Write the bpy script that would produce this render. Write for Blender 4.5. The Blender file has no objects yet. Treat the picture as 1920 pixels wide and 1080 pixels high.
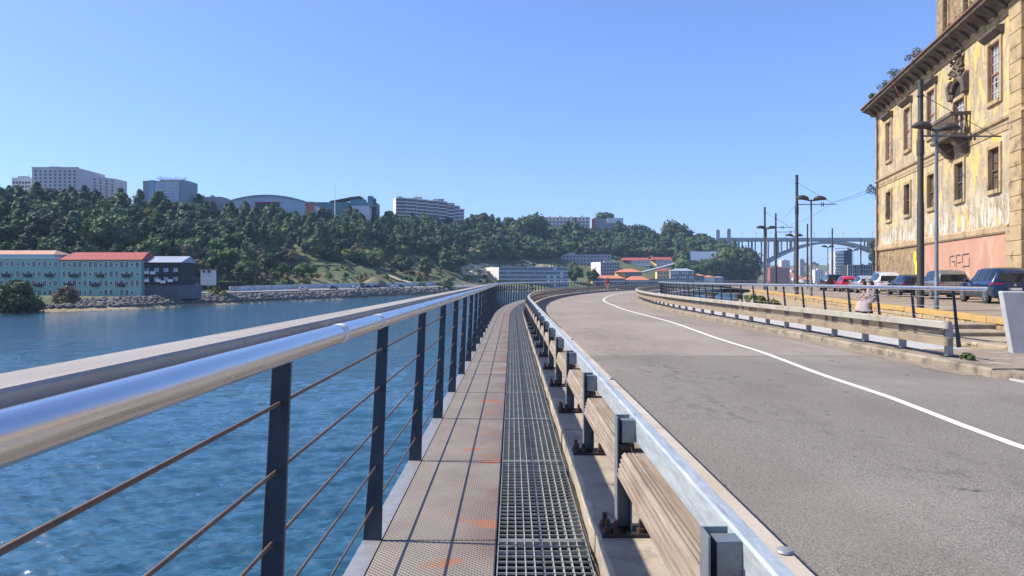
import bpy, bmesh, math, random
import numpy as np
from mathutils import Vector, Matrix, Euler
from math import radians as RAD, sin, cos, pi, sqrt, atan2

scene = bpy.context.scene
COL = scene.collection
# ---------------------------------------------------------------- camera
F = 1387.0          # focal length in pixels of the 1920 wide photograph
HZ = 525.0          # horizon row
EYE = 1.4
cam_d = bpy.data.cameras.new('camera'); cam = bpy.data.objects.new('camera', cam_d); COL.objects.link(cam)
cam.location = (0, 0, EYE); cam.rotation_euler = (RAD(90), 0, 0)
cam_d.sensor_width = 36.0; cam_d.lens = 36.0 * F / 1920.0
cam_d.shift_y = -(540.0 - HZ) / 1920.0
cam_d.clip_start = 0.05; cam_d.clip_end = 12000
scene.camera = cam
# ---------------------------------------------------------------- sky and sun
SUN = Vector((-1.0, 0.10, 0.955)).normalized()
w = bpy.data.worlds.new('World'); scene.world = w; w.use_nodes = True
nt = w.node_tree; nt.nodes.clear()
sky = nt.nodes.new('ShaderNodeTexSky'); sky.sky_type = 'NISHITA'; sky.sun_disc = False
sky.sun_elevation = math.asin(SUN.z); sky.sun_rotation = atan2(SUN.x, SUN.y)
sky.altitude = 1500; sky.air_density = 1.0; sky.dust_density = 2.5; sky.ozone_density = 6.0
bg = nt.nodes.new('ShaderNodeBackground'); bg.inputs[1].default_value = 0.12
wo = nt.nodes.new('ShaderNodeOutputWorld')
tn = nt.nodes.new('ShaderNodeMix'); tn.data_type = 'RGBA'; tn.blend_type = 'MULTIPLY'; tn.inputs[0].default_value = 1.0
tn.inputs[7].default_value = (1.09, 1.27, 1.74, 1)      # clear blue autumn air
gm = nt.nodes.new('ShaderNodeGamma'); gm.inputs[1].default_value = 0.75; nt.links.new(sky.outputs[0], gm.inputs[0])
nt.links.new(gm.outputs[0], tn.inputs[6]); nt.links.new(tn.outputs[2], bg.inputs[0]); nt.links.new(bg.outputs[0], wo.inputs[0])
sl = bpy.data.lights.new('sun', 'SUN'); sl.energy = 4.9; sl.angle = RAD(0.53); sl.color = (1.0, 0.93, 0.81)
so = bpy.data.objects.new('sun', sl); COL.objects.link(so); so.location = (-60, 5, 60)
so.rotation_euler = SUN.to_track_quat('Z', 'Y').to_euler()
vs = scene.view_settings; vs.view_transform = 'Standard'; vs.look = 'None'; vs.exposure = 0.76; vs.gamma = 1.0
vs.use_curve_mapping = False
scene.cycles.max_bounces = 6; scene.cycles.diffuse_bounces = 3; scene.cycles.glossy_bounces = 3
scene.cycles.transparent_max_bounces = 8; scene.cycles.use_denoising = True
scene.cycles.volume_bounces = 0

# ---------------------------------------------------------------- helpers
def P(px, py, Y):
    """world point seen at photo pixel px,py at distance Y"""
    return Vector(((px - 960) / F * Y, Y, EYE + (HZ - py) / F * Y))
def XA(px, Y): return (px - 960) / F * Y
def ZA(py, Y): return EYE + (HZ - py) / F * Y

def tag(o, label=None, cat=None, group=None, kind=None):
    if label: o['label'] = label
    if cat: o['category'] = cat
    if group: o['group'] = group
    if kind: o['kind'] = kind
    return o

class MB:
    def __init__(s): s.v = []; s.f = []; s.m = []; s.uv = {}
    def add(s, vs_, fs_, m=0):
        b = len(s.v); s.v.extend([tuple(q) for q in vs_])
        for q in fs_: s.f.append(tuple(b + i for i in q)); s.m.append(m)
        return s
    def box(s, x0, x1, y0, y1, z0, z1, m=0):
        return s.add([(x0,y0,z0),(x1,y0,z0),(x1,y1,z0),(x0,y1,z0),(x0,y0,z1),(x1,y0,z1),(x1,y1,z1),(x0,y1,z1)],
                     [(0,3,2,1),(4,5,6,7),(0,1,5,4),(1,2,6,5),(2,3,7,6),(3,0,4,7)], m)
    def bar(s, a, b, w_, h_, m=0, up=(0,0,1), w2=None, h2=None):
        a = Vector(a); b = Vector(b); d = (b - a).normalized(); up = Vector(up)
        if abs(d.dot(up)) > 0.98: up = Vector((0,1,0))
        r = d.cross(up).normalized(); u = r.cross(d)
        w2 = w_ if w2 is None else w2; h2 = h_ if h2 is None else h2
        q = []
        for p, ww, hh in ((a, w_, h_), (b, w2, h2)):
            q += [p - r*ww/2 - u*hh/2, p + r*ww/2 - u*hh/2, p + r*ww/2 + u*hh/2, p - r*ww/2 + u*hh/2]
        return s.add(q, [(0,1,2,3),(7,6,5,4),(0,4,5,1),(1,5,6,2),(2,6,7,3),(3,7,4,0)], m)
    def tube(s, pts, r, n=8, m=0, cap=True):
        pts = [Vector(p) for p in pts]
        rs = r if isinstance(r, (list, tuple)) else [r] * len(pts)
        q = []; fs = []
        for i, p in enumerate(pts):
            d = (pts[min(i+1, len(pts)-1)] - pts[max(i-1, 0)]).normalized()
            up = Vector((0,0,1)) if abs(d.z) < 0.95 else Vector((0,1,0))
            a = d.cross(up).normalized(); b = a.cross(d)
            for k in range(n):
                t = 2*pi*k/n; q.append(p + (a*cos(t) + b*sin(t)) * rs[i])
        for i in range(len(pts)-1):
            for k in range(n):
                k2 = (k+1) % n; fs.append((i*n+k, (i+1)*n+k, (i+1)*n+k2, i*n+k2))
        if cap:
            fs.append(tuple(range(n))); fs.append(tuple(reversed(range((len(pts)-1)*n, len(pts)*n))))
        return s.add(q, fs, m)
    def lathe(s, prof, n=12, c=(0,0,0), m=0, axis='z'):
        q = []; fs = []
        for r, z in prof:
            for k in range(n):
                t = 2*pi*k/n
                if axis == 'z': q.append((c[0]+r*cos(t), c[1]+r*sin(t), c[2]+z))
                elif axis == 'y': q.append((c[0]+r*cos(t), c[1]+z, c[2]+r*sin(t)))
                else: q.append((c[0]+z, c[1]+r*cos(t), c[2]+r*sin(t)))
        for i in range(len(prof)-1):
            for k in range(n):
                k2 = (k+1) % n; fs.append((i*n+k, i*n+k2, (i+1)*n+k2, (i+1)*n+k))
        fs.append(tuple(reversed(range(n)))); fs.append(tuple(range((len(prof)-1)*n, len(prof)*n)))
        return s.add(q, fs, m)
    def prism(s, poly, a, b, axis='y', m=0):
        """poly of (u,w) extruded from a to b along axis; axis y: (u,.,w); x: (.,u,w); z: (u,w,.)"""
        n = len(poly); q = []
        for t in (a, b):
            for u, w_ in poly:
                q.append((u,t,w_) if axis == 'y' else (t,u,w_) if axis == 'x' else (u,w_,t))
        fs = [tuple(range(n)), tuple(reversed(range(n, 2*n)))]
        for i in range(n):
            j = (i+1) % n; fs.append((i, i+n, j+n, j))
        return s.add(q, fs, m)
    def build(s, name, mats, parent=None, smooth=False, bevel=0, fix=True, angle=35, loc=None, rot=None, uvf=None):
        me = bpy.data.meshes.new(name); me.from_pydata(s.v, [], s.f)
        if not isinstance(mats, (list, tuple)): mats = [mats]
        for q in mats: me.materials.append(q)
        if len(mats) > 1: me.polygons.foreach_set('material_index', s.m)
        if fix or bevel:
            bm = bmesh.new(); bm.from_mesh(me)
            if fix: bmesh.ops.recalc_face_normals(bm, faces=bm.faces)
            if bevel: bmesh.ops.bevel(bm, geom=list(bm.edges), offset=bevel, segments=1, affect='EDGES', clamp_overlap=True)
            bm.to_mesh(me); bm.free()
        if uvf:
            ul = me.uv_layers.new(name='UVMap')
            for lp in me.loops: ul.data[lp.index].uv = uvf(me.vertices[lp.vertex_index].co)
        if smooth:
            me.polygons.foreach_set('use_smooth', [True]*len(me.polygons)); me.set_sharp_from_angle(angle=RAD(angle))
        return link(name, me, parent, loc, rot)
def link(name, me, parent=None, loc=None, rot=None):
    o = bpy.data.objects.new(name, me); COL.objects.link(o)
    if parent is not None: o.parent = parent
    if loc is not None: o.location = loc
    if rot is not None: o.rotation_euler = rot
    return o
def empty(name, loc=(0,0,0), rz=0, label=None, cat=None, group=None, kind=None):
    o = bpy.data.objects.new(name, None); COL.objects.link(o); o.location = loc; o.rotation_euler = (0,0,rz)
    o.empty_display_size = 0.2
    return tag(o, label, cat, group, kind)
def copy_tree(o, parent=None):
    c = o.copy(); COL.objects.link(c); c.parent = parent
    for ch in list(o.children): copy_tree(ch, c)
    return c

# the road's own line: straight, then a long right-hand bend; o = offset (x on the straight)
S0, CX = 28.0, 196.0
def pt(s, o, z=0.0):
    if s <= S0: return Vector((o, s, z))
    t = (s - S0) / (CX - 0.68); r = CX - o
    return Vector((CX - r*cos(t), S0 + r*sin(t), z))
def hd(s): return 0.0 if s <= S0 else -(s - S0) / (CX - 0.68)     # rotation about z
def srange(s0, s1, ds=1.75):
    n = max(1, int(math.ceil((s1 - s0) / ds))); return [s0 + (s1 - s0) * i / n for i in range(n+1)]
def sweep(mb, prof, s0, s1, ds=1.75, m=0, closed=True, of=None):
    """profile of (o,z) swept along the road line"""
    ss = srange(s0, s1, ds); n = len(prof); q = []; fs = []
    for s in ss:
        d = of(s) if of else 0
        for o, z in prof: q.append(pt(s, o + d, z))
    for i in range(len(ss)-1):
        for k in range(n if closed else n-1):
            k2 = (k+1) % n; fs.append((i*n+k, i*n+k2, (i+1)*n+k2, (i+1)*n+k))
    if closed:
        fs.append(tuple(reversed(range(n)))); fs.append(tuple(range((len(ss)-1)*n, len(ss)*n)))
    mb.add(q, fs, m); return mb

# ---------------------------------------------------------------- materials
MATS = {}
class NT:
    def __init__(s, name):
        s.m = bpy.data.materials.new(name); s.m.use_nodes = True; s.t = s.m.node_tree
        s.b = s.t.nodes['Principled BSDF']; s.out = s.t.nodes['Material Output']; MATS[name] = s.m
        s._pos = None
    def n(s, typ, **kw):
        q = s.t.nodes.new('ShaderNode' + typ)
        for k, v_ in kw.items(): setattr(q, k, v_)
        return q
    def l(s, a, b): s.t.links.new(a, b)
    def pos(s, kind='world', stretch=(1,1,1), rot=(0,0,0)):
        if kind == 'world': src = s.n('NewGeometry').outputs['Position']
        elif kind == 'uv': src = s.n('TexCoord').outputs['UV']
        else: src = s.n('TexCoord').outputs['Object']
        mp = s.n('Mapping'); mp.inputs['Scale'].default_value = stretch; mp.inputs['Rotation'].default_value = rot
        s.l(src, mp.inputs['Vector']); return mp.outputs[0]
    def noise(s, vec, scale, detail=4, rough=0.55, dist=0):
        q = s.n('TexNoise'); q.inputs['Scale'].default_value = scale; q.inputs['Detail'].default_value = detail
        q.inputs['Roughness'].default_value = rough; q.inputs['Distortion'].default_value = dist
        s.l(vec, q.inputs['Vector']); return q.outputs['Fac']
    def ramp(s, fac, stops):
        q = s.n('ValToRGB'); e = q.color_ramp.elements
        while len(e) < len(stops): e.new(0.5)
        for el, (p_, c) in zip(e, stops):
            el.position = p_; el.color = (c[0], c[1], c[2], 1) if isinstance(c, (tuple, list)) else (c, c, c, 1)
        s.l(fac, q.inputs[0]); return q.outputs[0]
    def mix(s, fac, a, b, mode='MIX'):
        q = s.n('Mix', data_type='RGBA', blend_type=mode)
        for i, v_ in ((0, fac), (6, a), (7, b)):
            if hasattr(v_, 'is_output'): s.l(v_, q.inputs[i])
            elif i == 0: q.inputs[0].default_value = v_
            else: q.inputs[i].default_value = (*v_, 1)
        return q.outputs[2]
    def math(s, op, a, b=None, c=None):
        q = s.n('Math', operation=op)
        for i, v_ in enumerate((a, b, c)):
            if v_ is None: continue
            if hasattr(v_, 'is_output'): s.l(v_, q.inputs[i])
            else: q.inputs[i].default_value = v_
        return q.outputs[0]
    def bump(s, h, strength=0.3, dist=0.01):
        q = s.n('Bump'); q.inputs['Strength'].default_value = strength; q.inputs['Distance'].default_value = dist
        s.l(h, q.inputs['Height']); s.l(q.outputs[0], s.b.inputs['Normal']); return q
    def base(s, c, rough=None, metal=None):
        if hasattr(c, 'is_output'): s.l(c, s.b.inputs['Base Color'])
        else: s.b.inputs['Base Color'].default_value = (*c, 1)
        if rough is not None:
            if hasattr(rough, 'is_output'): s.l(rough, s.b.inputs['Roughness'])
            else: s.b.inputs['Roughness'].default_value = rough
        if metal is not None: s.b.inputs['Metallic'].default_value = metal
        return s.m
def pm(name, c1, c2=None, scale=3, rough=0.7, metal=0, bump=0, bscale=None, c3=None, s3=1.0, t3=(0.55, 0.7), stretch=(1,1,1), spec=None, bd=0.01):
    q = NT(name); v_ = q.pos('world', stretch)
    if c2 is None: c2 = tuple(min(1, x*0.8) for x in c1)
    c = q.ramp(q.noise(v_, scale, 5, 0.6), [(0.32, c1), (0.68, c2)])
    if c3 is not None:
        f = q.ramp(q.noise(q.pos('world', stretch), s3, 6, 0.65), [(t3[0], 0.0), (t3[1], 1.0)])
        c = q.mix(f, c, c3)
    q.base(c, rough, metal)
    if spec is not None: q.b.inputs['Specular IOR Level'].default_value = spec
    if bump: q.bump(q.noise(v_, bscale or scale*4, 6, 0.65), bump, bd)
    return q.m

M_post = pm('dark_blue_paint', (0.045,0.062,0.085), (0.028,0.04,0.06), 9, 0.45, 0.3, 0.1, 60, c3=(0.12,0.10,0.085), s3=7, t3=(0.62,0.75))
M_steel = None
q = NT('brushed_steel'); v_ = q.pos('world', (60, 1.5, 60)); f = q.noise(v_, 2.0, 4)
q.base(q.ramp(f, [(0.3,(0.62,0.62,0.63)),(0.7,(0.72,0.71,0.69))]), q.ramp(f, [(0.3,0.20),(0.75,0.36)]), 1.0); M_steel = q.m
M_tape = pm('old_tape', (0.72,0.70,0.66), (0.55,0.53,0.5), 40, 0.6)
M_cap = pm('weathered_grey_plank', (0.25,0.225,0.20), (0.335,0.305,0.275), 2.5, 0.75, 0, 0.35, 30, c3=(0.24,0.22,0.21), s3=5, stretch=(8,0.6,8), t3=(0.55,0.75))
M_cable = pm('rusty_cable', (0.20,0.125,0.085), (0.11,0.085,0.075), 14, 0.55, 0.5, 0.3, 300)
q = NT('tread_plate'); v_ = q.pos('uv', (1,1,1), (0,0,RAD(45)))
wv = []
for dr in ('X', 'Y'):
    t = q.n('TexWave', wave_type='BANDS', bands_direction=dr, wave_profile='SIN'); t.inputs['Scale'].default_value = 15.0
    t.inputs['Distortion'].default_value = 0.0; q.l(v_, t.inputs['Vector']); wv.append(t.outputs['Fac'])
h = q.math('MAXIMUM', q.math('POWER', wv[0], 3.0), q.math('POWER', wv[1], 3.0))
wp = q.pos('world')
c = q.ramp(q.noise(wp, 2.2, 5, 0.6), [(0.3,(0.22,0.185,0.15)),(0.7,(0.315,0.27,0.225))])
sep = q.n('SeparateXYZ'); q.l(q.pos('uv'), sep.inputs[0])
edge = q.ramp(sep.outputs[0], [(0.30,0.0),(0.62,1.0)])
rust = q.math('MULTIPLY', q.ramp(q.noise(wp, 1.6, 4, 0.55), [(0.36,0.0),(0.56,1.0)]), edge)
c = q.mix(q.math('MULTIPLY', rust, 0.9), c, (0.175,0.105,0.085))
spot = q.math('MULTIPLY', q.ramp(q.noise(q.pos('world', (1.0,1.6,1)), 2.3, 3, 0.5), [(0.60,0.0),(0.645,1.0)]), q.ramp(sep.outputs[0], [(0.22,0.0),(0.36,1.0)]))
c = q.mix(q.math('MULTIPLY', spot, 0.8), c, (0.40,0.135,0.05))
c = q.mix(q.math('MULTIPLY', q.math('SUBTRACT', 1.0, h), 0.5), c, (0.07,0.05,0.042))
q.base(c, 0.6, 0.15); q.bump(h, 0.9, 0.004); M_tread = q.m
M_edge = pm('galvanised_edge', (0.33,0.33,0.335), (0.25,0.25,0.26), 12, 0.5, 0.4, 0.15, 80)
M_grate = pm('galvanised_grating', (0.40,0.40,0.37), (0.24,0.245,0.23), 10, 0.55, 0.2, 0.1, 60)
M_conc = pm('stained_concrete', (0.40,0.33,0.245), (0.24,0.195,0.15), 2.2, 0.9, 0, 0.6, 26, c3=(0.12,0.10,0.085), s3=3.2, t3=(0.50,0.70))
M_conc2 = pm('grey_concrete', (0.42,0.41,0.39), (0.33,0.32,0.31), 2.2, 0.9, 0, 0.35, 22, c3=(0.24,0.23,0.22), s3=3)
M_block = pm('pale_smooth_concrete', (0.40,0.40,0.395), (0.33,0.33,0.33), 2.4, 0.85, 0, 0.25, 14, c3=(0.27,0.265,0.25), s3=1.6)
q = NT('galvanised_beam'); f = q.noise(q.pos('world', (9,1.0,9)), 5, 5, 0.65); f2 = q.noise(q.pos('world'), 26, 3)
c = q.ramp(f, [(0.3,(0.24,0.28,0.31)),(0.52,(0.36,0.40,0.42)),(0.7,(0.48,0.50,0.50))])
c = q.mix(q.ramp(f2, [(0.55,0.0),(0.75,0.5)]), c, (0.25,0.265,0.27))
c = q.mix(q.ramp(q.noise(q.pos('world'), 1.7, 6, 0.7), [(0.55,0.0),(0.72,0.5)]), c, (0.30,0.26,0.21))
q.base(c, 0.5, 0.3); q.bump(f2, 0.12, 0.004); M_galv = q.m
M_tan = pm('dusty_tan_rail', (0.34,0.275,0.195), (0.42,0.375,0.31), 2.0, 0.8, 0, 0.25, 30, c3=(0.26,0.175,0.10), s3=2.2, t3=(0.55,0.72))
M_tan2 = pm('weathered_tan_rail', (0.27,0.21,0.14), (0.20,0.155,0.105), 2.0, 0.85, 0, 0.3, 30, c3=(0.115,0.09,0.065), s3=2.6, t3=(0.5,0.7))
M_kerb2 = pm('grimy_kerb', (0.30,0.25,0.185), (0.19,0.155,0.115), 1.6, 0.95, 0, 0.6, 18, c3=(0.085,0.07,0.056), s3=2.4, t3=(0.46,0.66))
M_pale = pm('pale_painted_rail', (0.33,0.31,0.265), (0.26,0.24,0.20), 2.0, 0.75, 0, 0.2, 24, c3=(0.20,0.165,0.12), s3=2, t3=(0.55,0.75))
q = NT('weathered_timber'); v_ = q.pos('world', (22,1.1,22)); f = q.noise(v_, 1.6, 6, 0.65)
c = q.ramp(f, [(0.28,(0.13,0.095,0.072)),(0.5,(0.225,0.175,0.135)),(0.72,(0.32,0.26,0.21))])
c = q.mix(q.ramp(q.noise(q.pos('world'), 3.5, 4), [(0.5,0.0),(0.75,0.5)]), c, (0.31,0.265,0.225))
q.base(c, 0.85, 0); q.bump(f, 0.35, 0.006); M_timber = q.m
M_bolt = pm('rusty_bolt', (0.10,0.045,0.03), (0.035,0.025,0.025), 30, 0.7, 0.4, 0.2, 90)
M_plate = pm('dark_base_plate', (0.035,0.036,0.042), (0.06,0.045,0.04), 14, 0.6, 0.5, 0.2, 60)
q = NT('asphalt'); wp = q.pos('world'); fine = q.noise(wp, 95, 3, 0.75); big = q.noise(q.pos('world', (1.0,0.3,1)), 0.55, 6, 0.65)
ag = q.n('TexVoronoi'); ag.inputs['Scale'].default_value = 60; q.l(wp, ag.inputs['Vector'])
c = q.ramp(fine, [(0.30,(0.075,0.066,0.058)),(0.48,(0.178,0.158,0.138)),(0.70,(0.40,0.355,0.315))])
c = q.mix(0.35, c, q.ramp(ag.outputs['Distance'], [(0.05,(0.32,0.285,0.25)),(0.75,(0.07,0.062,0.055))]))
sp = q.n('SeparateXYZ'); q.l(wp, sp.inputs[0])
old = q.ramp(q.math('ADD', q.math('MULTIPLY', sp.outputs[1], 0.02), q.math('MULTIPLY_ADD', q.noise(wp, 1.4, 4), 0.006, -0.003)), [(0.2806,0.0),(0.2834,1.0)])
c = q.mix(q.math('MULTIPLY', old, 0.42), c, (0.345,0.285,0.235))
c = q.mix(q.ramp(big, [(0.42,0.0),(0.72,0.55)]), c, (0.125,0.104,0.088))
c = q.mix(q.ramp(q.noise(wp, 0.23, 4, 0.6), [(0.5,0.0),(0.68,0.35)]), c, (0.32,0.28,0.24))
# worn wheel track with fine crazing, following the bend of the lane
trk = q.math('ADD', q.math('MULTIPLY', sp.outputs[0], 1.0), q.math('MULTIPLY', q.noise(wp, 0.5, 3), 1.2))
tm = q.ramp(q.math('MULTIPLY', trk, 0.1), [(0.20,0.0),(0.27,1.0),(0.37,1.0),(0.44,0.0)])
crk = q.ramp(q.noise(q.pos('world', (1.6,1.0,1)), 3.0, 8, 0.85), [(0.51,0.0),(0.57,1.0)])
msk = q.ramp(q.noise(q.pos('world', (1,0.5,1)), 0.55, 4, 0.6), [(0.44,0.0),(0.62,0.5)])
c = q.mix(q.math('MULTIPLY', crk, q.math('MULTIPLY', msk, q.math('MULTIPLY_ADD', tm, 0.75, 0.25))), c, (0.055,0.047,0.042))
oil = q.ramp(q.noise(wp, 3.4, 2, 0.5), [(0.70,0.0),(0.735,0.8)]); c = q.mix(oil, c, (0.06,0.054,0.05))
q.base(c, 0.9, 0); q.b.inputs['Specular IOR Level'].default_value = 0.25
q.bump(q.math('ADD', fine, q.math('MULTIPLY', ag.outputs['Distance'], 0.6)), 0.6, 0.008); M_asph = q.m
M_tar = pm('tar_seam', (0.045,0.04,0.037), (0.08,0.07,0.06), 20, 0.8)
q = NT('road_paint'); wp = q.pos('world'); f = q.noise(wp, 60, 4, 0.7)
q.base(q.ramp(f, [(0.30,(0.22,0.20,0.175)),(0.40,(0.66,0.64,0.60))]), 0.7); q.bump(f, 0.2, 0.004); M_white = q.m
M_grit = pm('gritty_verge', (0.25,0.195,0.145), (0.17,0.14,0.115), 6, 0.95, 0, 0.6, 40, c3=(0.38,0.31,0.23), s3=3)
M_gpost = pm('dull_galvanised_post', (0.165,0.195,0.22), (0.235,0.26,0.275), 7, 0.5, 0.5, 0.1, 40, c3=(0.07,0.08,0.09), s3=4)
M_plain_white = pm('white_paint', (0.78,0.78,0.77), (0.70,0.70,0.69), 2, 0.6)
# ================================================================ river
q = NT('river_water'); wp = q.pos('world', (0.6,1.3,1.0), (0,0,RAD(-12)))
n2 = q.noise(wp, 0.8, 3, 0.5, 0.3); n3 = q.noise(wp, 3.2, 5, 0.6, 0.3)
hh = q.math('ADD', q.math('MULTIPLY', n2, 0.08), q.math('MULTIPLY', n3, 0.03))
sy = q.n('SeparateXYZ'); q.l(q.pos('world'), sy.inputs[0])
hh = q.math('MULTIPLY', hh, q.math('MULTIPLY_ADD', q.ramp(q.math('MULTIPLY', sy.outputs[1], 0.004), [(0.20,0.0),(0.55,1.0)]), 3.2, 1.0))     # more chop out in mid-stream
c = q.ramp(q.noise(q.pos('world', (0.4,1.6,1)), 0.05, 3), [(0.3,(0.004,0.050,0.072)),(0.7,(0.006,0.064,0.090))])
q.base(c, 0.06, 0); q.b.inputs['IOR'].default_value = 2.7; q.bump(hh, 1.0, 1.0); M_water = q.m
WZ = -7.0
# wind waves as real relief; the grid is fine where the river is near and coarse far out
ys = [4.0]
while ys[-1] < 5000: ys.append(ys[-1] + max(0.5 if ys[-1] < 16 else 0.062, min(400.0, 0.060*(ys[-1]/21.0)**2)))
ys = np.array(ys)
us = np.concatenate([np.linspace(-6, -0.80, 14)[:-1], np.linspace(-0.80, -0.02, 560), np.linspace(-0.02, 0.6, 40)[1:], np.linspace(0.6, 4, 12)[1:]])
XX = us[None,:]*ys[:,None]; YY = np.repeat(ys[:,None], len(us), 1); dyr = np.gradient(ys)[:,None]
rw = np.random.default_rng(3); ZZ = np.zeros_like(XX)
for i in range(44):
    lam = 0.30*(13.0**(i/43.0)); ang = RAD(97) + rw.normal()*0.34; k_ = 2*pi/lam; a = 0.088*lam/(2*pi)*(1.0 if lam < 1.3 else 0.38)
    ph = (XX*cos(ang) + YY*sin(ang))*k_ + rw.random()*6.28
    fade = np.clip(1.6 - 2.6*dyr/lam, 0, 1); sn = np.sin(ph); ZZ += fade*a*(sn + 0.35*np.abs(sn) + 0.0)
gust = 0.75 + 0.5*(np.sin(XX*0.06 + YY*0.021 + 1.3)*np.sin(YY*0.045 - XX*0.02))
ZZ *= gust; ZZ[:, :14] = 0; ZZ[:, 575:] *= 0.3
Vw = np.stack([XX, YY, ZZ + WZ], -1).reshape(-1, 3); ny, nx = XX.shape
ii = np.arange((ny-1)*nx).reshape(ny-1, nx)[:, :-1].ravel(); Fw = np.stack([ii, ii+1, ii+nx+1, ii+nx], 1)
me = bpy.data.meshes.new('river'); me.vertices.add(len(Vw)); me.vertices.foreach_set('co', Vw.astype(np.float32).ravel()); me.loops.add(Fw.size); me.loops.foreach_set('vertex_index', Fw.astype(np.int32).ravel())
me.polygons.add(len(Fw)); me.polygons.foreach_set('loop_start', np.arange(0, Fw.size, 4, dtype=np.int32)); me.update(calc_edges=True); me.polygons.foreach_set('use_smooth', [True]*len(Fw)); me.materials.append(M_water)
tag(link('river', me), 'wide blue rippled river below the walkway railing', 'river', kind='structure')
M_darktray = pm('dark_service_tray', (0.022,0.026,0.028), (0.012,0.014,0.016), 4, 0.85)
# ================================================================ viaduct deck, road, kerbs
SEND = 225.0
mb = MB(); sweep(mb, [(0.44,-0.06),(7.2,-0.06),(7.2,-0.02),(9.42,-0.02),(9.42,-0.55),(8.9,-0.75),(7.6,-0.85),(2.2,-0.85),(1.0,-0.75),(0.44,-0.5)], -5, SEND, 3.5)
deck = tag(mb.build('viaduct_deck', M_conc2), 'grey concrete viaduct slab carrying the road over the river', 'viaduct', kind='structure')
for k in range(14):
    s = 20 + k*15.0; a = pt(s, 4.8); mb = MB()
    mb.lathe([(0.75,-9.5),(0.75,-1.4),(0.9,-1.3),(1.6,-0.86)], 14)
    mb.build('pier', M_conc2, deck, smooth=True, loc=a)
for k in range(40):      # steel brackets that carry the walkway
    s = -1.27 + 1.75*k; mb = MB() if k == 0 else None
    if k == 0:
        mb.box(-0.84,0.46,-0.04,0.04,-0.30,-0.07); brk = mb.build('bracket', M_post, deck)
    else: brk = link('bracket', brk.data, deck)
    brk.location = pt(s, 0, 0); brk.rotation_euler = (0,0,hd(s))
mb = MB(); sweep(mb, [(0.92,-0.05),(7.2,-0.05)], -6, SEND, 1.75, closed=False)
# wider carriageway at the near end, where the frame shows only asphalt
mb.add([(7.2,-6,-0.05),(16,-6,-0.05),(16,9.2,-0.05),(7.2,11.6,-0.05)], [(0,1,2,3)])
road = tag(mb.build('road', M_asph, fix=False), 'curving two-lane grey asphalt road between the crash barriers', 'road', kind='structure')
# centre line drifts a little within the carriageway
def lane(s):
    ks = [(-6,3.6),(6,3.86),(10,4.15),(16,4.5),(27,4.95),(40,4.75),(55,4.35),(80,4.2),(230,4.2)]
    for (a, va), (b, vb) in zip(ks, ks[1:]):
        if s <= b: t = max(0, (s-a)/(b-a)); t = t*t*(3-2*t); return 0.55 + va + (vb-va)*t
    return 4.75
mb = MB(); sweep(mb, [(-0.052,-0.046),(0.052,-0.046)], -4, SEND, 0.875, closed=False, of=lane)
mb.build('centre_line', M_white, road, fix=False)
mb = MB()
rg = random.Random(4); yy = 14.1; xs = [0.93 + i*0.28 for i in range(23)]
ys = [yy + rg.uniform(-0.02,0.02) for _ in xs]
mb.add([(x, y - 0.012, -0.0465) for x, y in zip(xs, ys)] + [(x, y + 0.012, -0.0465) for x, y in zip(xs, ys)],
       [(i, i+1, i+1+len(xs), i+len(xs)) for i in range(len(xs)-1)])
mb.build('joint_seam', M_tar, road, fix=False)

PITCH = 1.75
kerb = tag(empty('kerb'), 'stained concrete kerb under the near crash barrier', 'kerb', kind='structure')
rg = random.Random(2); kd = []
for v_ in range(4):
    mb = MB(); n = 8; prof = [(0.43,-0.28),(0.43,0.075),(0.452,0.10),(0.90,0.10),(0.93,0.075),(0.93,-0.2)]
    q_ = []; fs = []
    for i in range(n+1):
        y = 0.006 + (PITCH-0.012)*i/n
        for j, (x, z) in enumerate(prof):
            e = rg.uniform(-0.012,0.012) if j in (1,2) else rg.uniform(-0.003,0.003) if j in (3,4) else 0
            q_.append((x + e, y, z + (e*0.5 if j in (1,2) else 0)))
    for i in range(n):
        for j in range(len(prof)-1):
            a = i*len(prof)+j; fs.append((a, a+1, a+1+len(prof), a+len(prof)))
    fs += [tuple(range(len(prof))), tuple(reversed(range(n*len(prof), (n+1)*len(prof))))]
    mb.add(q_, fs); kd.append(mb.build('kerb_block', M_conc, kerb, smooth=True, angle=30))
for k in range(-4, 118):
    s = 2.94 + PITCH*k
    o = kd[k+4] if k < 0 else link('kerb_block', kd[k % 4].data, kerb)
    o.location = pt(s, 0.0, 0.0) if s <= S0 else pt(s, 0.0, 0.0); o.rotation_euler = (0,0,hd(s + PITCH/2))

gut = MB(); V = []; rgg = random.Random(9); ss_ = [11.2 + 0.5*i for i in range(160)]
for s_ in ss_: V += [pt(s_, 6.86 + rgg.uniform(-0.10,0.07), -0.0455), pt(s_, 7.13, -0.0455)]
gut.add(V, [(i*2, i*2+1, i*2+3, i*2+2) for i in range(len(ss_)-1)]); gut.build('gutter_grit', M_grit, road, fix=False)
kerb2 = tag(empty('kerb'), 'long pale kerb along the far side of the road', 'kerb', kind='structure')
for k in range(0, 72):
    s0 = 8.0 + 3.0*k - (8.0 if k == 0 else 0); s1 = 8.0 + 3.0*(k+1) - 0.012
    mb = MB(); sweep(mb, [(7.12,-0.3),(7.12,0.05),(7.15,0.085),(7.80,0.085),(7.80,-0.3)], s0, s1, 1.5)
    if k > 0: mb.build('kerb_block', M_kerb2, kerb2)
mb = MB()   # the kerb swings away to the right near the camera
cur = [(7.12,10.99),(7.35,10.2),(7.9,9.4),(8.9,8.6),(10.5,7.7),(13,6.6)]
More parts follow.
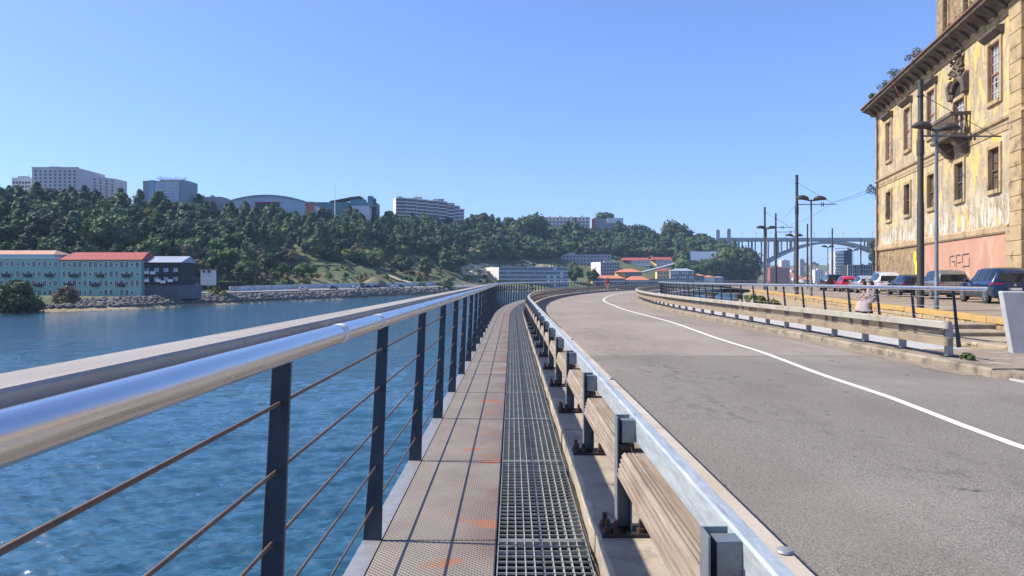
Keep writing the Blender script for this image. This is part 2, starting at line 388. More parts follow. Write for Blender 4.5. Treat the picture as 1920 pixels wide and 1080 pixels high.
for (x0,y0),(x1,y1) in zip(cur, cur[1:]):
    mb2 = MB(); nx, ny = (y1-y0), -(x1-x0); L = sqrt(nx*nx+ny*ny); nx, ny = -nx/L*0.32, -ny/L*0.32
    mb2.add([(x0,y0,-0.2),(x1,y1,-0.2),(x1+nx,y1+ny,-0.2),(x0+nx,y0+ny,-0.2),(x0,y0,0.06),(x1,y1,0.06),(x1+nx,y1+ny,0.07),(x0+nx,y0+ny,0.07)],
            [(0,3,2,1),(4,5,6,7),(0,1,5,4),(1,2,6,5),(2,3,7,6),(3,0,4,7)])
    mb2.build('kerb_block', M_kerb2, kerb2)
# ================================================================ walkway
walk = tag(empty('walkway'), 'narrow riverside walkway of tread plates and steel grating', 'walkway', kind='structure')
mb = MB(); mb.box(-0.695,-0.085,0.006,PITCH-0.006,-0.02,0.0)
plate0 = mb.build('tread_plate', M_tread, walk, uvf=lambda c: (c.x + 0.695, c.y))
mb = MB(); mb.box(-0.80,-0.702,0.004,PITCH-0.004,-0.06,0.003); strip0 = mb.build('edge_strip', M_edge, walk)
mb = MB(); x0, x1 = -0.075, 0.395; nb = 11
for i in range(nb):
    x = x0 + 0.0025 + (x1-x0-0.005)*i/(nb-1); mb.box(x-0.0024,x+0.0024,0.012,PITCH-0.012,-0.032,0.0)
for i in range(25):
    y = 0.014 + (PITCH-0.028)*i/24; t = 0.006 if i in (0,24) else 0.0022
    mb.box(x0,x1,y-t,y+t,-0.010 if 0 < i < 24 else -0.034,0.0012)
grate0 = mb.build('grating', M_grate, walk)
for k in range(-3, 62):
    s = 0.48 + PITCH*k
    for src, first in ((plate0,k == -3),(strip0,k == -3),(grate0,k == -3)):
        o = src if first else link(src.name.split('.')[0], src.data, walk)
        o.location = pt(s, 0.0); o.rotation_euler = (0,0,hd(s + PITCH/2))
mb = MB(); sweep(mb, [(-0.80,-0.001),(0.40,-0.001),(0.40,-0.05),(-0.80,-0.05)], 0.48+PITCH*62, SEND, 3.5)
mb.build('far_deck', M_edge, walk)
# steel edge beam and cable duct under the walkway
mb = MB(); sweep(mb, [(-0.83,-0.07),(-0.78,-0.07),(-0.78,-0.30),(-0.83,-0.30)], -5, SEND, 3.5); mb.build('edge_beam', M_post, deck)
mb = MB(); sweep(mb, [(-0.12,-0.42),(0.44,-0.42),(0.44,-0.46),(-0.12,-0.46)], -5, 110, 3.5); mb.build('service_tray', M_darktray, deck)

# ================================================================ railings
def railing(label, sgn, base, top, s0, s1, sp, cable_mat, cap=True, near=None):
    r = tag(empty('railing', (0,0,0)), label, 'railing')
    mb = MB()   # flat tapered post, built at the origin
    d = (top - base); t = 0.009
    prof = [(base-0.052,-0.06,base+0.052), (base+d*0.5-0.034,0.52,base+d*0.5+0.034), (top-0.028,1.216,top+0.028)]
    q_ = []
    for a, z, b in prof: q_ += [(a,-t,z),(b,-t,z),(b,t,z),(a,t,z)]
    fs = [(0,3,2,1),(8,9,10,11)]
    for i in (0,4):
        for k in range(4):
            k2 = (k+1)%4; fs.append((i+k,i+k2,i+4+k2,i+4+k))
    mb.add(q_, fs); p0 = mb.build('post', M_post, r, bevel=0.0025)
    n = int((s1-s0)/sp) + 1
    for k in range(n):
        s = s0 + sp*k
        o = p0 if k == 0 else link('post', p0.data, r)
        o.location = pt(s, 0.0); o.rotation_euler = (0,0,hd(s))
    for z in (0.18,0.395,0.61,0.825,1.03):
        c = base + (top-base)*z/1.16; mb = MB()
        pr = [(c + 0.006*cos(a), z + 0.006*sin(a)) for a in [2*pi*i/6 for i in range(6)]]
        sweep(mb, pr, s0 - (2 if sgn < 0 else 0), s1, sp); mb.build('cable', cable_mat, r, smooth=True, angle=80)
    c = top - sgn*0.088; mb = MB(); pr = [(c + 0.034*cos(a), 1.213 + 0.034*sin(a)) for a in [2*pi*i/20 for i in range(20)]]
    sa = s0 - (2.2 if sgn < 0 else 1.2)
    sweep(mb, pr, sa, s1, 0.875); mb.build('handrail', M_steel, r, smooth=True, angle=80)
    mb = MB(); a_, b_ = (top, c) if top < c else (c, top); mb.box(a_, b_, -0.006, 0.006, 1.196, 1.212); k0 = mb.build('rail_bracket', M_post, r)
    for k in range(n):
        s = s0 + sp*k; o = k0 if k == 0 else link('rail_bracket', k0.data, r); o.location = pt(s, 0.0, 0.0); o.rotation_euler = (0,0,hd(s))
    mb = MB(); o1 = top - sgn*0.047; o2 = top + sgn*0.070
    seg = 5.25; s = sa
    while s < s1:
        mb = MB(); a, b = min(o1,o2), max(o1,o2)
        sweep(mb, [(a,1.218),(b,1.218),(b,1.256),(b-0.006,1.262),(a+0.006,1.262),(a,1.256)], s + 0.002, min(s+seg, s1) - 0.002, 1.75)
        mb.build('cap_board', M_cap, r); s += seg
    return r, c
rail_l, ctube = railing('dark steel cable railing with polished tube handrail beside the river', -1, -0.755, -0.69, -1.27, 212, PITCH, M_cable)
for s, w_ in ((2.52,0.075),(3.26,0.06)):    # worn tape round the tube
    mb = MB(); pr = [(ctube + 0.0352*cos(a), 1.213 + 0.0352*sin(a)) for a in [2*pi*i/20 for i in range(20)]]
    sweep(mb, pr, s, s + w_, 0.5); mb.build('tape', M_tape, rail_l, smooth=True, angle=60)
M_cable2 = pm('grey_cable', (0.42,0.42,0.42), (0.3,0.3,0.3), 20, 0.5, 0.4)
rail_r, _ = railing('dark steel railing with grey tube handrail on the quay side', 1, 9.40, 9.27, 15.55, 205, 1.62, M_cable2)

# ================================================================ crash barriers
def bolts(parent, x, y, z, r=0.013, h=0.05, m=None):
    pass
mb = MB(); mb.lathe([(0.024,0),(0.024,0.022),(0.013,0.023),(0.013,0.062),(0.009,0.066)], 6); bolt_me = mb.build('bolt', M_bolt).data
bpy.data.objects.remove(bpy.data.objects['bolt'])
bar_l = tag(empty('crash_barrier'), 'galvanised and timber crash barrier beside the walkway', 'crash barrier')
mb = MB()   # channel post
mb.box(0.535,0.541,-0.045,0.045,0.118,0.70); mb.box(0.541,0.612,0.039,0.045,0.118,0.70); mb.box(0.606,0.612,-0.045,0.0385,0.118,0.55)
post0 = mb.build('post', M_gpost)
mb = MB(); mb.box(0.562,0.632,-0.034,-0.028,0.570,0.683); mb.box(0.562,0.567,-0.0275,0.036,0.570,0.683); mb.box(0.627,0.632,-0.0275,0.036,0.570,0.683); mb.box(0.5675,0.6265,-0.0275,0.036,0.678,0.683)
spac0 = mb.build('spacer', M_gpost)
mb = MB(); mb.box(0.548,0.626,-0.030,0.03,0.530,0.560); brk0 = mb.build('bracket', M_plate)
mb = MB(); mb.box(0.455,0.745,-0.085,0.085,0.101,0.121); bp0 = mb.build('base_plate', M_plate, bevel=0.003)
mb = MB(); mb.lathe([(0.011,-0.008),(0.018,-0.008),(0.018,0.0)], 6, axis='y', c=(0.60,-0.030,0.543)); nut0 = mb.build('nut', M_bolt)
mb = MB(); mb.lathe([(0.024,0),(0.021,0.006),(0.010,0.010)], 12); dome0 = mb.build('dome_bolt', M_edge, smooth=True)
protos = [post0, spac0, brk0, bp0, nut0]
k = 0
for k in range(-2, 114):
    s = 3.81 + PITCH*k
    for pr in protos:
        if k > 30 and pr not in (post0, spac0): continue
        o = pr if k == -2 else link(pr.name.split('.')[0], pr.data, bar_l)
        o.parent = bar_l; o.location = pt(s, 0.0); o.rotation_euler = (0,0,hd(s))
        if pr is bp0 and k < 16:
            for bx_, by_ in ((0.485,-0.055),(0.485,0.055),(0.655,-0.055),(0.715,-0.055),(0.53,-0.062),(0.715,0.055)):
                b_ = link('bolt', bolt_me, o); b_.location = (bx_,by_,0.121)
dome0.parent = bar_l; dome0.location = pt(1.93, 0.712, 0.692)
for s in (5.3, 8.8, 12.3, 15.8, 19.3):
    link('dome_bolt', dome0.data, bar_l, loc=pt(s, 0.708, 0.692))
SEG = 3.5
def grooved(o0, o1, z0, z1, n, left=True, d=0.013):
    """closed profile of a board with n grooves on its walkway face"""
    pr = [(o1, z0), (o1, z1)]
    for i in range(3):          # slots in the top near the walkway edge
        x = o0 + 0.066 - i*0.020; pr += [(x, z1), (x - 0.002, z1 - d), (x - 0.007, z1 - d), (x - 0.009, z1)]
    pr += [(o0 + 0.008, z1), (o0, z1 - 0.010)]
    hgt = (z1 - 0.016 - z0 - 0.006) / n
    for i in range(n):
        zt = z1 - 0.016 - hgt*i; b_ = -0.006*(i + 1)       # face leans out a little towards the bottom
        pr += [(o0 + b_, zt), (o0 + b_ + d, zt - hgt*0.10), (o0 + b_ + d, zt - hgt*0.46), (o0 + b_ - 0.002, zt - hgt*0.56)]
    pr += [(o0 - 0.006*n - 0.002, z0)]
    return pr
for k in range(0, 58):
    s = -3.1 + SEG*k; e = s + SEG
    far = k > 14
    wide = 0.738 if s < 10.6 else 0.722
    j = rg.uniform(-0.003, 0.003)
    mb = MB(); sweep(mb, [(0.634+j,0.575),(0.634+j,0.682),(0.642+j,0.690),(0.682,0.690),(0.682,0.575)], s + 0.003, e - 0.003, PITCH); mb.build('back_rail', M_galv, bar_l)
    mb = MB(); sweep(mb, [(0.6835,0.570),(0.6835,0.6885),(wide-0.010,0.6885),(wide,0.680),(wide,0.570)], s + 0.002, e - 0.002, PITCH); mb.build('front_rail', M_tan, bar_l)
    mb = MB(); sweep(mb, [(0.665,0.285),(0.665,0.395),(0.735,0.395),(0.735,0.285)], s + 0.002, e - 0.002, PITCH); mb.build('low_rail', M_tan, bar_l)
for k in range(-2, 113):
    s = 3.81 + PITCH*k
    mb = MB(); sweep(mb, grooved(0.562,0.712,0.405,0.522,4,d=0.010) if k < 24 else [(0.712,0.405),(0.712,0.522),(0.549,0.522),(0.549,0.405)], s + 0.049, s + PITCH - 0.047, 0.6)
    mb.build('timber_plank', M_timber, bar_l)

bar_r = tag(empty('crash_barrier'), 'low pale double-rail crash barrier across the road on the quay side', 'crash barrier')
mb = MB(); mb.box(7.46,7.56,-0.05,0.05,0.105,0.60); pr0 = mb.build('post', M_conc2, bar_r)
mb = MB(); mb.box(7.40,7.64,-0.09,0.09,0.087,0.106); bq0 = mb.build('base_plate', M_plate, bar_r)
for k in range(0, 122):
    s = 12.72 + 1.5*k
    for pr in (pr0, bq0):
        if k > 24 and pr is bq0: continue
        o = pr if k == 0 else link(pr.name.split('.')[0], pr.data, bar_r)
        o.location = pt(s, 0.0); o.rotation_euler = (0,0,hd(s))
for k in range(0, 62):
    s = 12.5 + 3.0*k; e = s + 3.0
    def rail(nm_, o0, o1, z0, z1, mat):
        mb = MB(); sweep(mb, [(o0,z0+0.008),(o0,z1-0.012),(o0+0.012,z1),(o1-0.01,z1),(o1,z1-0.01),(o1,z0)], s + (0 if k == 0 else 0.003), e - 0.003, 1.5)
        if k == 0:     # rounded end
            a = [(o1 - (o1-o0)/2 + (o1-o0)/2*cos(t), s + 0.001 - (o1-o0)/2*0.9*sin(t)) for t in [pi*i/8 for i in range(9)]]
            mb.prism(a, z0 + 0.004, z1 - 0.004, 'z')
        mb.build(nm_, mat, bar_r, smooth=True, angle=40)
    rail('top_rail', 7.29, 7.43, 0.575, 0.70, M_pale)
    rail('low_rail', 7.27, 7.43, 0.285, 0.425, M_tan2)
    if k < 26:
        for i in range(6):
            z = 0.437 + i*0.0225; mb = MB(); sweep(mb, [(7.432,z),(7.428,z+0.016),(7.449,z+0.016),(7.449,z)], s + (0.25 if k == 0 else 0.002), e - 0.002, 1.5)
            mb.build('slat', M_timber, bar_r)
    else:
        mb = MB(); sweep(mb, [(7.432,0.437),(7.432,0.57),(7.449,0.57),(7.449,0.437)], s + 0.002, e - 0.002, 1.5); mb.build('slat', M_timber, bar_r)
# ================================================================ far bank terrain
KN = {-900:[(110,-7.4),(120,-3.6),(160,-3),(185,6),(225,24),(275,46),(350,52),(700,55)],
 -350:[(140,-7.4),(152,-3.6),(205,-3.2),(235,7),(280,21),(340,36),(420,41),(780,55)],
 0:[(179,-7.4),(192,-3.9),(262,-3.7),(290,8),(330,21),(405,38),(480,43),(850,55)],
 250:[(212,-7.4),(224,-3.9),(272,-3.6),(302,6),(360,20),(440,38),(520,43),(900,55)],
 450:[(259,-7.4),(271,-3.9),(318,-2.6),(350,5),(410,18),(500,36),(600,41),(950,55)],
 650:[(324,-7.4),(336,-3.9),(382,0.2),(430,8),(500,25),(590,43),(680,46),(1000,55)],
 830:[(430,-7.4),(444,-3.9),(500,1),(560,12),(640,34),(710,48),(800,52),(1100,56)],
 950:[(540,-7.4),(556,-3.9),(610,-1),(680,17),(740,32),(810,48),(900,53),(1200,57)],
 1100:[(620,-7.4),(640,-3.9),(720,7),(790,23),(840,37),(890,49),(1000,55),(1300,57)],
 1280:[(720,-7.4),(738,-3.9),(790,7),(850,23),(920,40),(985,50),(1100,55),(1400,57)],
 1370:[(770,-7.4),(785,-3),(820,7),(860,16),(900,23),(960,29),(1060,40),(1400,44)],
 1428:[(800,-8),(812,-5),(835,0),(865,4),(900,6),(950,8),(1000,6),(1060,-9)]}
KP = sorted(KN); KA = np.array([[k_ for k_ in KN[p]] for p in KP], float)
def knots(px):
    px = min(max(px, KP[0]), KP[-1]); i = min(max(np.searchsorted(KP, px) - 1, 0), len(KP)-2)
    t = (px - KP[i]) / (KP[i+1] - KP[i]); return KA[i]*(1-t) + KA[i+1]*t
def ground(px, v):
    a = knots(px); i = min(int(v), 6); t = v - i; Y, z = a[i]*(1-t) + a[i+1]*t
    return Vector((XA(px, Y), Y, z))
def hill_z(px, Y):
    a = knots(px); return float(np.interp(Y, a[:,0], a[:,1]))
q = NT('hillside_ground'); wp = q.pos('world')
c = q.ramp(q.noise(wp, 0.035, 6, 0.65), [(0.36,(0.055,0.085,0.026)),(0.5,(0.095,0.11,0.04)),(0.64,(0.15,0.125,0.06))])
c = q.mix(q.ramp(q.noise(wp, 0.3, 4, 0.7), [(0.45,0.0),(0.7,0.7)]), c, (0.045,0.062,0.022))
sp = q.n('SeparateXYZ'); q.l(wp, sp.inputs[0])
beach = q.ramp(q.math('MULTIPLY_ADD', sp.outputs[2], 0.1, 0.8), [(0.165,1.0),(0.20,0.0)])
c = q.mix(beach, c, q.ramp(q.noise(wp, 0.9, 4, 0.7), [(0.35,(0.20,0.155,0.085)),(0.65,(0.42,0.33,0.20))]))
q.base(c, 0.95); q.bump(q.noise(wp, 0.8, 6, 0.7), 0.8, 0.5); M_hill = q.m
cols = list(range(-900, 1429, 16)); vv = [i/6 for i in range(43)]
rg = random.Random(7); V = []; 
for px in cols:
    for v_ in vv:
        p = ground(px, v_); a = 0 if v_ < 1.0 else min(1.5, (v_-1)*0.8)
        p.z += rg.uniform(-1,1)*a*0.5 + (math.sin(p.x*0.05)*math.cos(p.y*0.043)*a); V.append(p)
n = len(vv); mb = MB()
mb.add(V, [(i*n+j, (i+1)*n+j, (i+1)*n+j+1, i*n+j+1) for i in range(len(cols)-1) for j in range(n-1)])
tag(mb.build('hillside', M_hill, smooth=True, angle=180), 'green wooded hillside rising across the river', 'hill', kind='structure')
# low land under and beyond the bridge, and the right-hand bank
def land(name, pts_front, depth, label, mat):
    mb = MB(); V = []; n = len(depth)
    for (x, y, s) in pts_front:
        for (dy, z) in depth: V.append((x + dy*s, y + dy, z + rg.uniform(-1,1)*min(3, max(0,z)*0.1)))
    mb.add(V, [(i*n+j, (i+1)*n+j, (i+1)*n+j+1, i*n+j+1) for i in range(len(pts_front)-1) for j in range(n-1)])
    return tag(mb.build(name, mat, smooth=True, angle=180), label, 'hill', kind='structure')
land('far_shore', [(x, 1500 + 0.15*x, 0.1) for x in range(-200, 2600, 60)], [(0,-8),(25,-4),(150,6),(350,24),(600,44),(900,52),(2500,60)], 'hazy far shore with the town beyond the arch bridge', M_hill)
land('right_bank', [(300 + 13*i, 620 + 26*i, 0.5) for i in range(40)], [(0,-8),(6,-1),(40,3),(130,14),(220,40),(500,60),(1500,70)], 'low bank on the right below the arch bridge', M_hill)

# ================================================================ foliage
ICO = None
def ico():
    global ICO
    if ICO is None:
        bm = bmesh.new(); bmesh.ops.create_icosphere(bm, subdivisions=1, radius=1.0)
        ICO = (np.array([v_.co[:] for v_ in bm.verts]), np.array([[v_.index for v_ in f.verts] for f in bm.faces])); bm.free()
    return ICO
def crown(seed, H, R, kind='round', ncl=14, nleaf=26, leaf=0.55, low=0.25, tint=(0.05,0.085,0.028), var=0.35, core=True):
    """leaf clumps spread through a crown volume -> verts, tris, tint per vertex"""
    r = np.random.default_rng(seed); V = []; T = []; C = []; base = 0
    iv, it = ico()
    for i in range(ncl):
        u = (i + r.random()) / ncl; ang = r.random()*2*pi
        if kind == 'tall':
            z = H*(low + (0.96-low)*u); rr = R*max(0.26, (1 - u)**0.55)*(0.75 + 0.35*r.random()) * (0.55 + 0.45*min(1, u/0.15)); d = rr*0.55*r.random()**0.5; cr = rr*0.75 + 0.25
        elif kind == 'flat':
            z = H*(0.62 + 0.33*r.random()); rad = R*sqrt(r.random()); d = rad; cr = R*(0.30 + 0.14*r.random()); z -= 0.12*H*(rad/R)
        elif kind == 'bush':
            th = math.acos(r.random()); rad = (0.45+0.55*r.random()); d = R*rad*sin(th)*0.9; z = H*(0.12 + 0.72*rad*cos(th)); cr = R*(0.30 + 0.15*r.random())
        else:
            th = math.acos(1 - 2*min(1, max(0, (u*0.9+0.02)))); rad = (0.5+0.5*r.random()); d = R*rad*sin(th)*0.85
            z = H*(low + (1-low)*0.5) + (1-low)*H*0.42*cos(th)*rad; cr = R*(0.30 + 0.18*r.random())
        c = np.array([d*cos(ang), d*sin(ang), z])
        tb = np.array(tint)*(1 + var*(r.random()*2-1)); tb = tb*np.array([1+0.25*(r.random()-.5),1,1+0.3*(r.random()-.5)])
        if core:
            vv_ = iv*np.array([cr*0.80, cr*0.80, cr*0.72])*(1 + 0.25*(r.random((len(iv),1))-.5)) + c
            V.append(vv_); T.append(it + base); base += len(iv); C.append(np.tile(tb*0.8, (len(iv),1)))
        dr = r.normal(size=(nleaf,3)); dr[:,2] += 0.35; dr /= np.linalg.norm(dr, axis=1)[:,None]
        pos = c + dr*cr*(0.72 + 0.42*r.random((nleaf,1)))*np.array([1,1,0.9])
        nn = dr + r.normal(size=(nleaf,3))*0.55; nn /= np.linalg.norm(nn, axis=1)[:,None]
        a = np.cross(nn, r.normal(size=(nleaf,3))); a /= np.linalg.norm(a, axis=1)[:,None]; b = np.cross(nn, a)
        sz = leaf*(0.6 + 0.8*r.random((nleaf,1)))
        tri = np.stack([pos + a*sz, pos - a*sz*0.6 + b*sz*0.8, pos - a*sz*0.6 - b*sz*0.8], 1).reshape(-1,3)
        V.append(tri); T.append(np.arange(nleaf*3).reshape(-1,3) + base); base += nleaf*3
        C.append(np.repeat(tb*(0.8 + 0.4*r.random((nleaf,1))), 3, 0))
    return np.concatenate(V), np.concatenate(T), np.concatenate(C)
def mesh_np(name, V, T, C, mat):
    me = bpy.data.meshes.new(name); me.vertices.add(len(V)); me.vertices.foreach_set('co', V.astype(np.float32).ravel())
    me.loops.add(T.size); me.loops.foreach_set('vertex_index', T.astype(np.int32).ravel())
    me.polygons.add(len(T)); me.polygons.foreach_set('loop_start', np.arange(0, T.size, 3, dtype=np.int32))
    me.update(calc_edges=True)
    ca = me.color_attributes.new('tint', 'FLOAT_COLOR', 'POINT')
    ca.data.foreach_set('color', np.concatenate([C, np.ones((len(C),1))], 1).astype(np.float32).ravel())
    me.materials.append(mat); me.validate(); return me
q = NT('foliage'); at = q.n('Attribute', attribute_name='tint'); oi = q.n('ObjectInfo')
k_ = q.math('MULTIPLY_ADD', oi.outputs['Random'], 0.5, 0.75); cmb = q.n('CombineColor')
for i in range(3): q.l(k_, cmb.inputs[i])
c = q.mix(1.0, at.outputs['Color'], cmb.outputs[0], 'MULTIPLY')
q.base(c, 0.65); q.b.inputs['Specular IOR Level'].default_value = 0.25
tr = q.n('BsdfTranslucent'); q.l(c, tr.inputs['Color']); ms = q.n('MixShader'); ms.inputs[0].default_value = 0.22
q.l(q.b.outputs[0], ms.inputs[1]); q.l(tr.outputs[0], ms.inputs[2]); q.l(ms.outputs[0], q.out.inputs['Surface']); M_leaf = q.m
M_bark = pm('bark', (0.10,0.075,0.055), (0.06,0.045,0.035), 5, 0.95, 0, 0.5, 20)
DARK = (0.055,0.095,0.038); MID = (0.082,0.130,0.045); LITE = (0.125,0.165,0.060); OLIVE = (0.17,0.165,0.05); BROWN = (0.16,0.13,0.085)
def trunk_mesh(seed, H, r0, top=0.6, limbs=3, spread=1.5):
    rg_ = random.Random(seed); mb = MB(); pts = [(rg_.uniform(-.1,.1)*i*0.5, rg_.uniform(-.1,.1)*i*0.5, H*top*i/4) for i in range(5)]
    mb.tube(pts, [r0*(1.15 - 0.19*i) for i in range(5)], 7)
    for i in range(limbs):
        a = rg_.uniform(0, 2*pi); z = H*top*rg_.uniform(0.5,0.9); L = spread*rg_.uniform(0.6,1.1)
        mb.tube([(0,0,z),(L*0.5*cos(a),L*0.5*sin(a),z+L*0.5),(L*cos(a),L*sin(a),z+L*1.1)], [r0*0.45,r0*0.3,r0*0.12], 5)
    o = mb.build('trunk', M_bark, smooth=True); me = o.data; bpy.data.objects.remove(o); return me
# prototypes (unit size: metres), shared by all the hillside trees
PRO = []
for i, (kd_, H, R, tn, lw) in enumerate([('tall',15,4.6,DARK,.30),('tall',17,5.0,(0.06,0.09,0.045),.34),('tall',14,4.8,MID,.28),('round',15,4.4,(0.058,0.09,0.05),.35),('round',12,4.8,MID,.15),('round',11,4.6,DARK,.15),('round',10,4.6,(0.15,0.165,0.055),.12),('round',9,4.2,(0.15,0.135,0.075),.12)]):
    PRO.append((crown(100+i, H, R, kd_, 15 if kd_ == 'tall' else 17, 24, 0.62, lw, tn), H))
PROM = [(mesh_np('crown', *p[0], M_leaf), trunk_mesh(i, p[1], 0.22, 0.5, 2)) for i, p in enumerate(PRO)]
def tree(me_c, me_t, loc, sc, rz, label, group=None, name='tree', cat='tree', sxy=1.0):
    e = empty(name, loc, rz, label, cat, group); e.scale = (sc*sxy, sc*sxy, sc)
    link('crown', me_c, e)
    if me_t: link('trunk', me_t, e)
    return e
# clearings: (px0, px1, v0, v1) kept free of the wood
CLEAR = [(470,830,0.9,3.25),(330,470,1.0,2.6),(-400,350,0.9,2.65),(830,1080,0.8,2.45),(1030,1270,0.8,3.1),(1270,1350,0.8,1.6),(870,1030,2.45,3.05),(1290,1352,2.2,3.6)]
r = np.random.default_rng(11); SP = []
for i in range(60000):
    px = r.uniform(-420, 1420); v_ = r.uniform(1.2, 5.35)
    if any(a < px < b and c0 < v_ < c1 for a, b, c0, c1 in CLEAR): continue
    if px > 1385 and v_ > 3: continue
    p = ground(px, v_); a = knots(px); dY = a[min(int(v_),6)+1][0] - a[min(int(v_),6)][0]
    if r.random() > p.y*dY*(1.5 if v_ > 4.4 else 1.0)/80000.0: continue
    SP.append((px, v_, p))
    if len(SP) >= 2600: break
front = sorted(range(len(SP)), key=lambda i: (SP[i][2].y if SP[i][0] > -60 else 9e9))
indiv = set(front[:70]) | set(sorted([i for i in range(len(SP)) if 4.75 < SP[i][1] < 5.2 and SP[i][0] > -20], key=lambda i: SP[i][2].y)[:70])
VV = []; TT = []; CC = []; base = 0
for i, (px, v_, p) in enumerate(SP):
    right = px > 880
    k_ = int(r.choice(8, p=[.19,.19,.18,.18,.08,.09,.05,.04] if (not right and v_ > 3.4) else [.05,.05,.05,.05,.28,.30,.11,.11]))
    sc = (0.6 + 0.75*r.random()**1.4)*(1.25 if right else 0.92); rz = r.uniform(0, 6.28); p = p.copy(); p.z -= 0.5
    if i in indiv:
        ridge = v_ > 4.7
        tree(*PROM[k_], p, sc, rz, ('tree standing on the skyline of the wooded hill across the river' if ridge else 'tree at the lower edge of the wood across the river'),
             'trees along the wooded skyline' if ridge else 'trees along the foot of the wood')
        continue
    Vc, Tc, Cc = PRO[k_][0]; ca, sa = cos(rz), sin(rz)
    W = Vc*sc; W = np.stack([W[:,0]*ca - W[:,1]*sa, W[:,0]*sa + W[:,1]*ca, W[:,2]], 1) + np.array(p)
    VV.append(W); TT.append(Tc + base); CC.append(Cc*r.uniform(0.7,1.3)); base += len(W)
tag(link('forest', mesh_np('forest', np.concatenate(VV), np.concatenate(TT), np.concatenate(CC), M_leaf)), 'dense dark green wood covering the hillside across the river', 'forest', kind='stuff')
# undergrowth on the lower slopes
VV = []; TT = []; CC = []; base = 0; bs = [crown(300+i, 2.6, 2.4, 'bush', 6, 18, 0.4, 0, t_) for i, t_ in enumerate((DARK, MID, OLIVE, BROWN))]
for i in range(800):
    px = r.uniform(-200, 1400); v_ = r.uniform(0.75, 3.4)
    if v_ < 1.9 and r.random() < 0.8: continue
    if 1080 < px < 1260 and v_ < 3: continue
    if px < 345 and v_ < 2.4: continue
    p = ground(px, v_); Vc, Tc, Cc = bs[int(r.choice(4, p=[.35,.3,.2,.15]))]; W = Vc*r.uniform(0.5, 1.4) + np.array(p)
    VV.append(W); TT.append(Tc + base); CC.append(Cc*r.uniform(.7,1.3)); base += len(W)
tag(link('undergrowth', mesh_np('undergrowth', np.concatenate(VV), np.concatenate(TT), np.concatenate(CC), M_leaf)), 'low scrub and bushes scattered over the lower slope', 'shrubs', kind='stuff')
# trees that stand out one by one: px, top row, base row, half width px, distance, kind, tint, label
ONE = [(503,474,514,19,352,'round',MID,'round green tree standing alone on the grassy terrace'),
 (462,489,533,24,330,'round',DARK,'dark rounded tree below the grassy terrace'),
 (530,494,516,12,350,'round',MID,'small green tree right of the round terrace tree'),
 (406,533,569,19,262,'bush',OLIVE,'yellow-green bush on the rocky bank near the road wall'),
 (32,530,582,46,188,'bush',(0.085,0.10,0.035),'large olive bush at the water edge before the green housing block'),
 (126,532,568,21,196,'bush',BROWN,'grey-brown bush in front of the green housing block'),
 (834,520,545,17,455,'bush',LITE,'rounded green bush beside the far parked cars'),
 (345,455,505,21,330,'round',BROWN,'brownish bare-looking tree behind the dark timber building'),
 (213,404,475,48,330,'round',DARK,'very large dark spreading tree above the red tiled roof'),
 (120,405,442,18,335,'round',(0.12,0.10,0.09),'pale grey-brown tree in the dark slope above the red roof'),
 (160,428,470,18,320,'round',OLIVE,'yellowish tree on the dark slope above the red roof'),
 (993,402,470,33,800,'round',DARK,'biggest dark tree on the skyline beside the pale apartment row'),
 (955,407,430,14,830,'round',DARK,'small dark tree just left of the biggest skyline tree'),
 (909,398,425,13,760,'round',DARK,'rounded tree alone on the skyline after the curved apartments'),
 (1134,399,430,16,985,'flat',DARK,'flat-topped pine in front of the pale skyline apartments'),
 (1267,417,490,33,960,'round',DARK,'tall dark tree at the right end of the wooded skyline'),
 (1318,440,490,25,975,'round',DARK,'dark tree next to the bridge tower'),
 (1195,419,470,28,960,'round',DARK,'broad dark tree behind the red roofed houses'),
 (1080,500,530,18,650,'round',MID,'green tree between the riverside flats and the yellow sheds'),
 (1112,505,528,12,655,'round',DARK,'small dark tree before the white ended flats'),
 (620,462,505,22,440,'round',(0.07,0.11,0.055),'pale green tree at the left foot of the wood above the brown wall'),
 (668,468,508,22,455,'round',(0.075,0.115,0.055),'second pale green tree above the brown wall'),
 (703,466,508,20,465,'round',LITE,'third pale green tree above the brown wall'),
 (755,478,515,20,490,'round',(0.07,0.11,0.05),'pale green tree above the right end of the brown wall'),
 (800,482,520,15,500,'round',MID,'slim green tree right of the brown wall'),
 (1380,468,527,44,800,'round',(0.06,0.085,0.025),'huge rounded green tree at the tip of the wooded bank before the bridge'),
 (1340,488,527,30,795,'round',MID,'green tree in front of the pale sheet canopy'),
 (1305,505,528,18,790,'bush',OLIVE,'olive shrub behind the small riverside houses'),
 (575,497,508,20,365,'bush',MID,'low dark hedge clump on top of the brown wall')]
for i, (px, t_, b, hw, Y, kd_, tn, lb) in enumerate(ONE):
    H = (b - t_)/F*Y; R = hw/F*Y; big = R > 10
    c_ = mesh_np('crown', *crown(500+i, H, R, kd_, 46 if big else 30, 60, max(0.35, R*0.085), 0.1, tn), M_leaf)
    tree(c_, trunk_mesh(60+i, H, max(0.15, R*0.05), 0.5, 4, R*0.5), P(px, b, Y), 1.0, i, lb, name='bush' if kd_ == 'bush' else 'tree', cat='bush' if kd_ == 'bush' else 'tree')
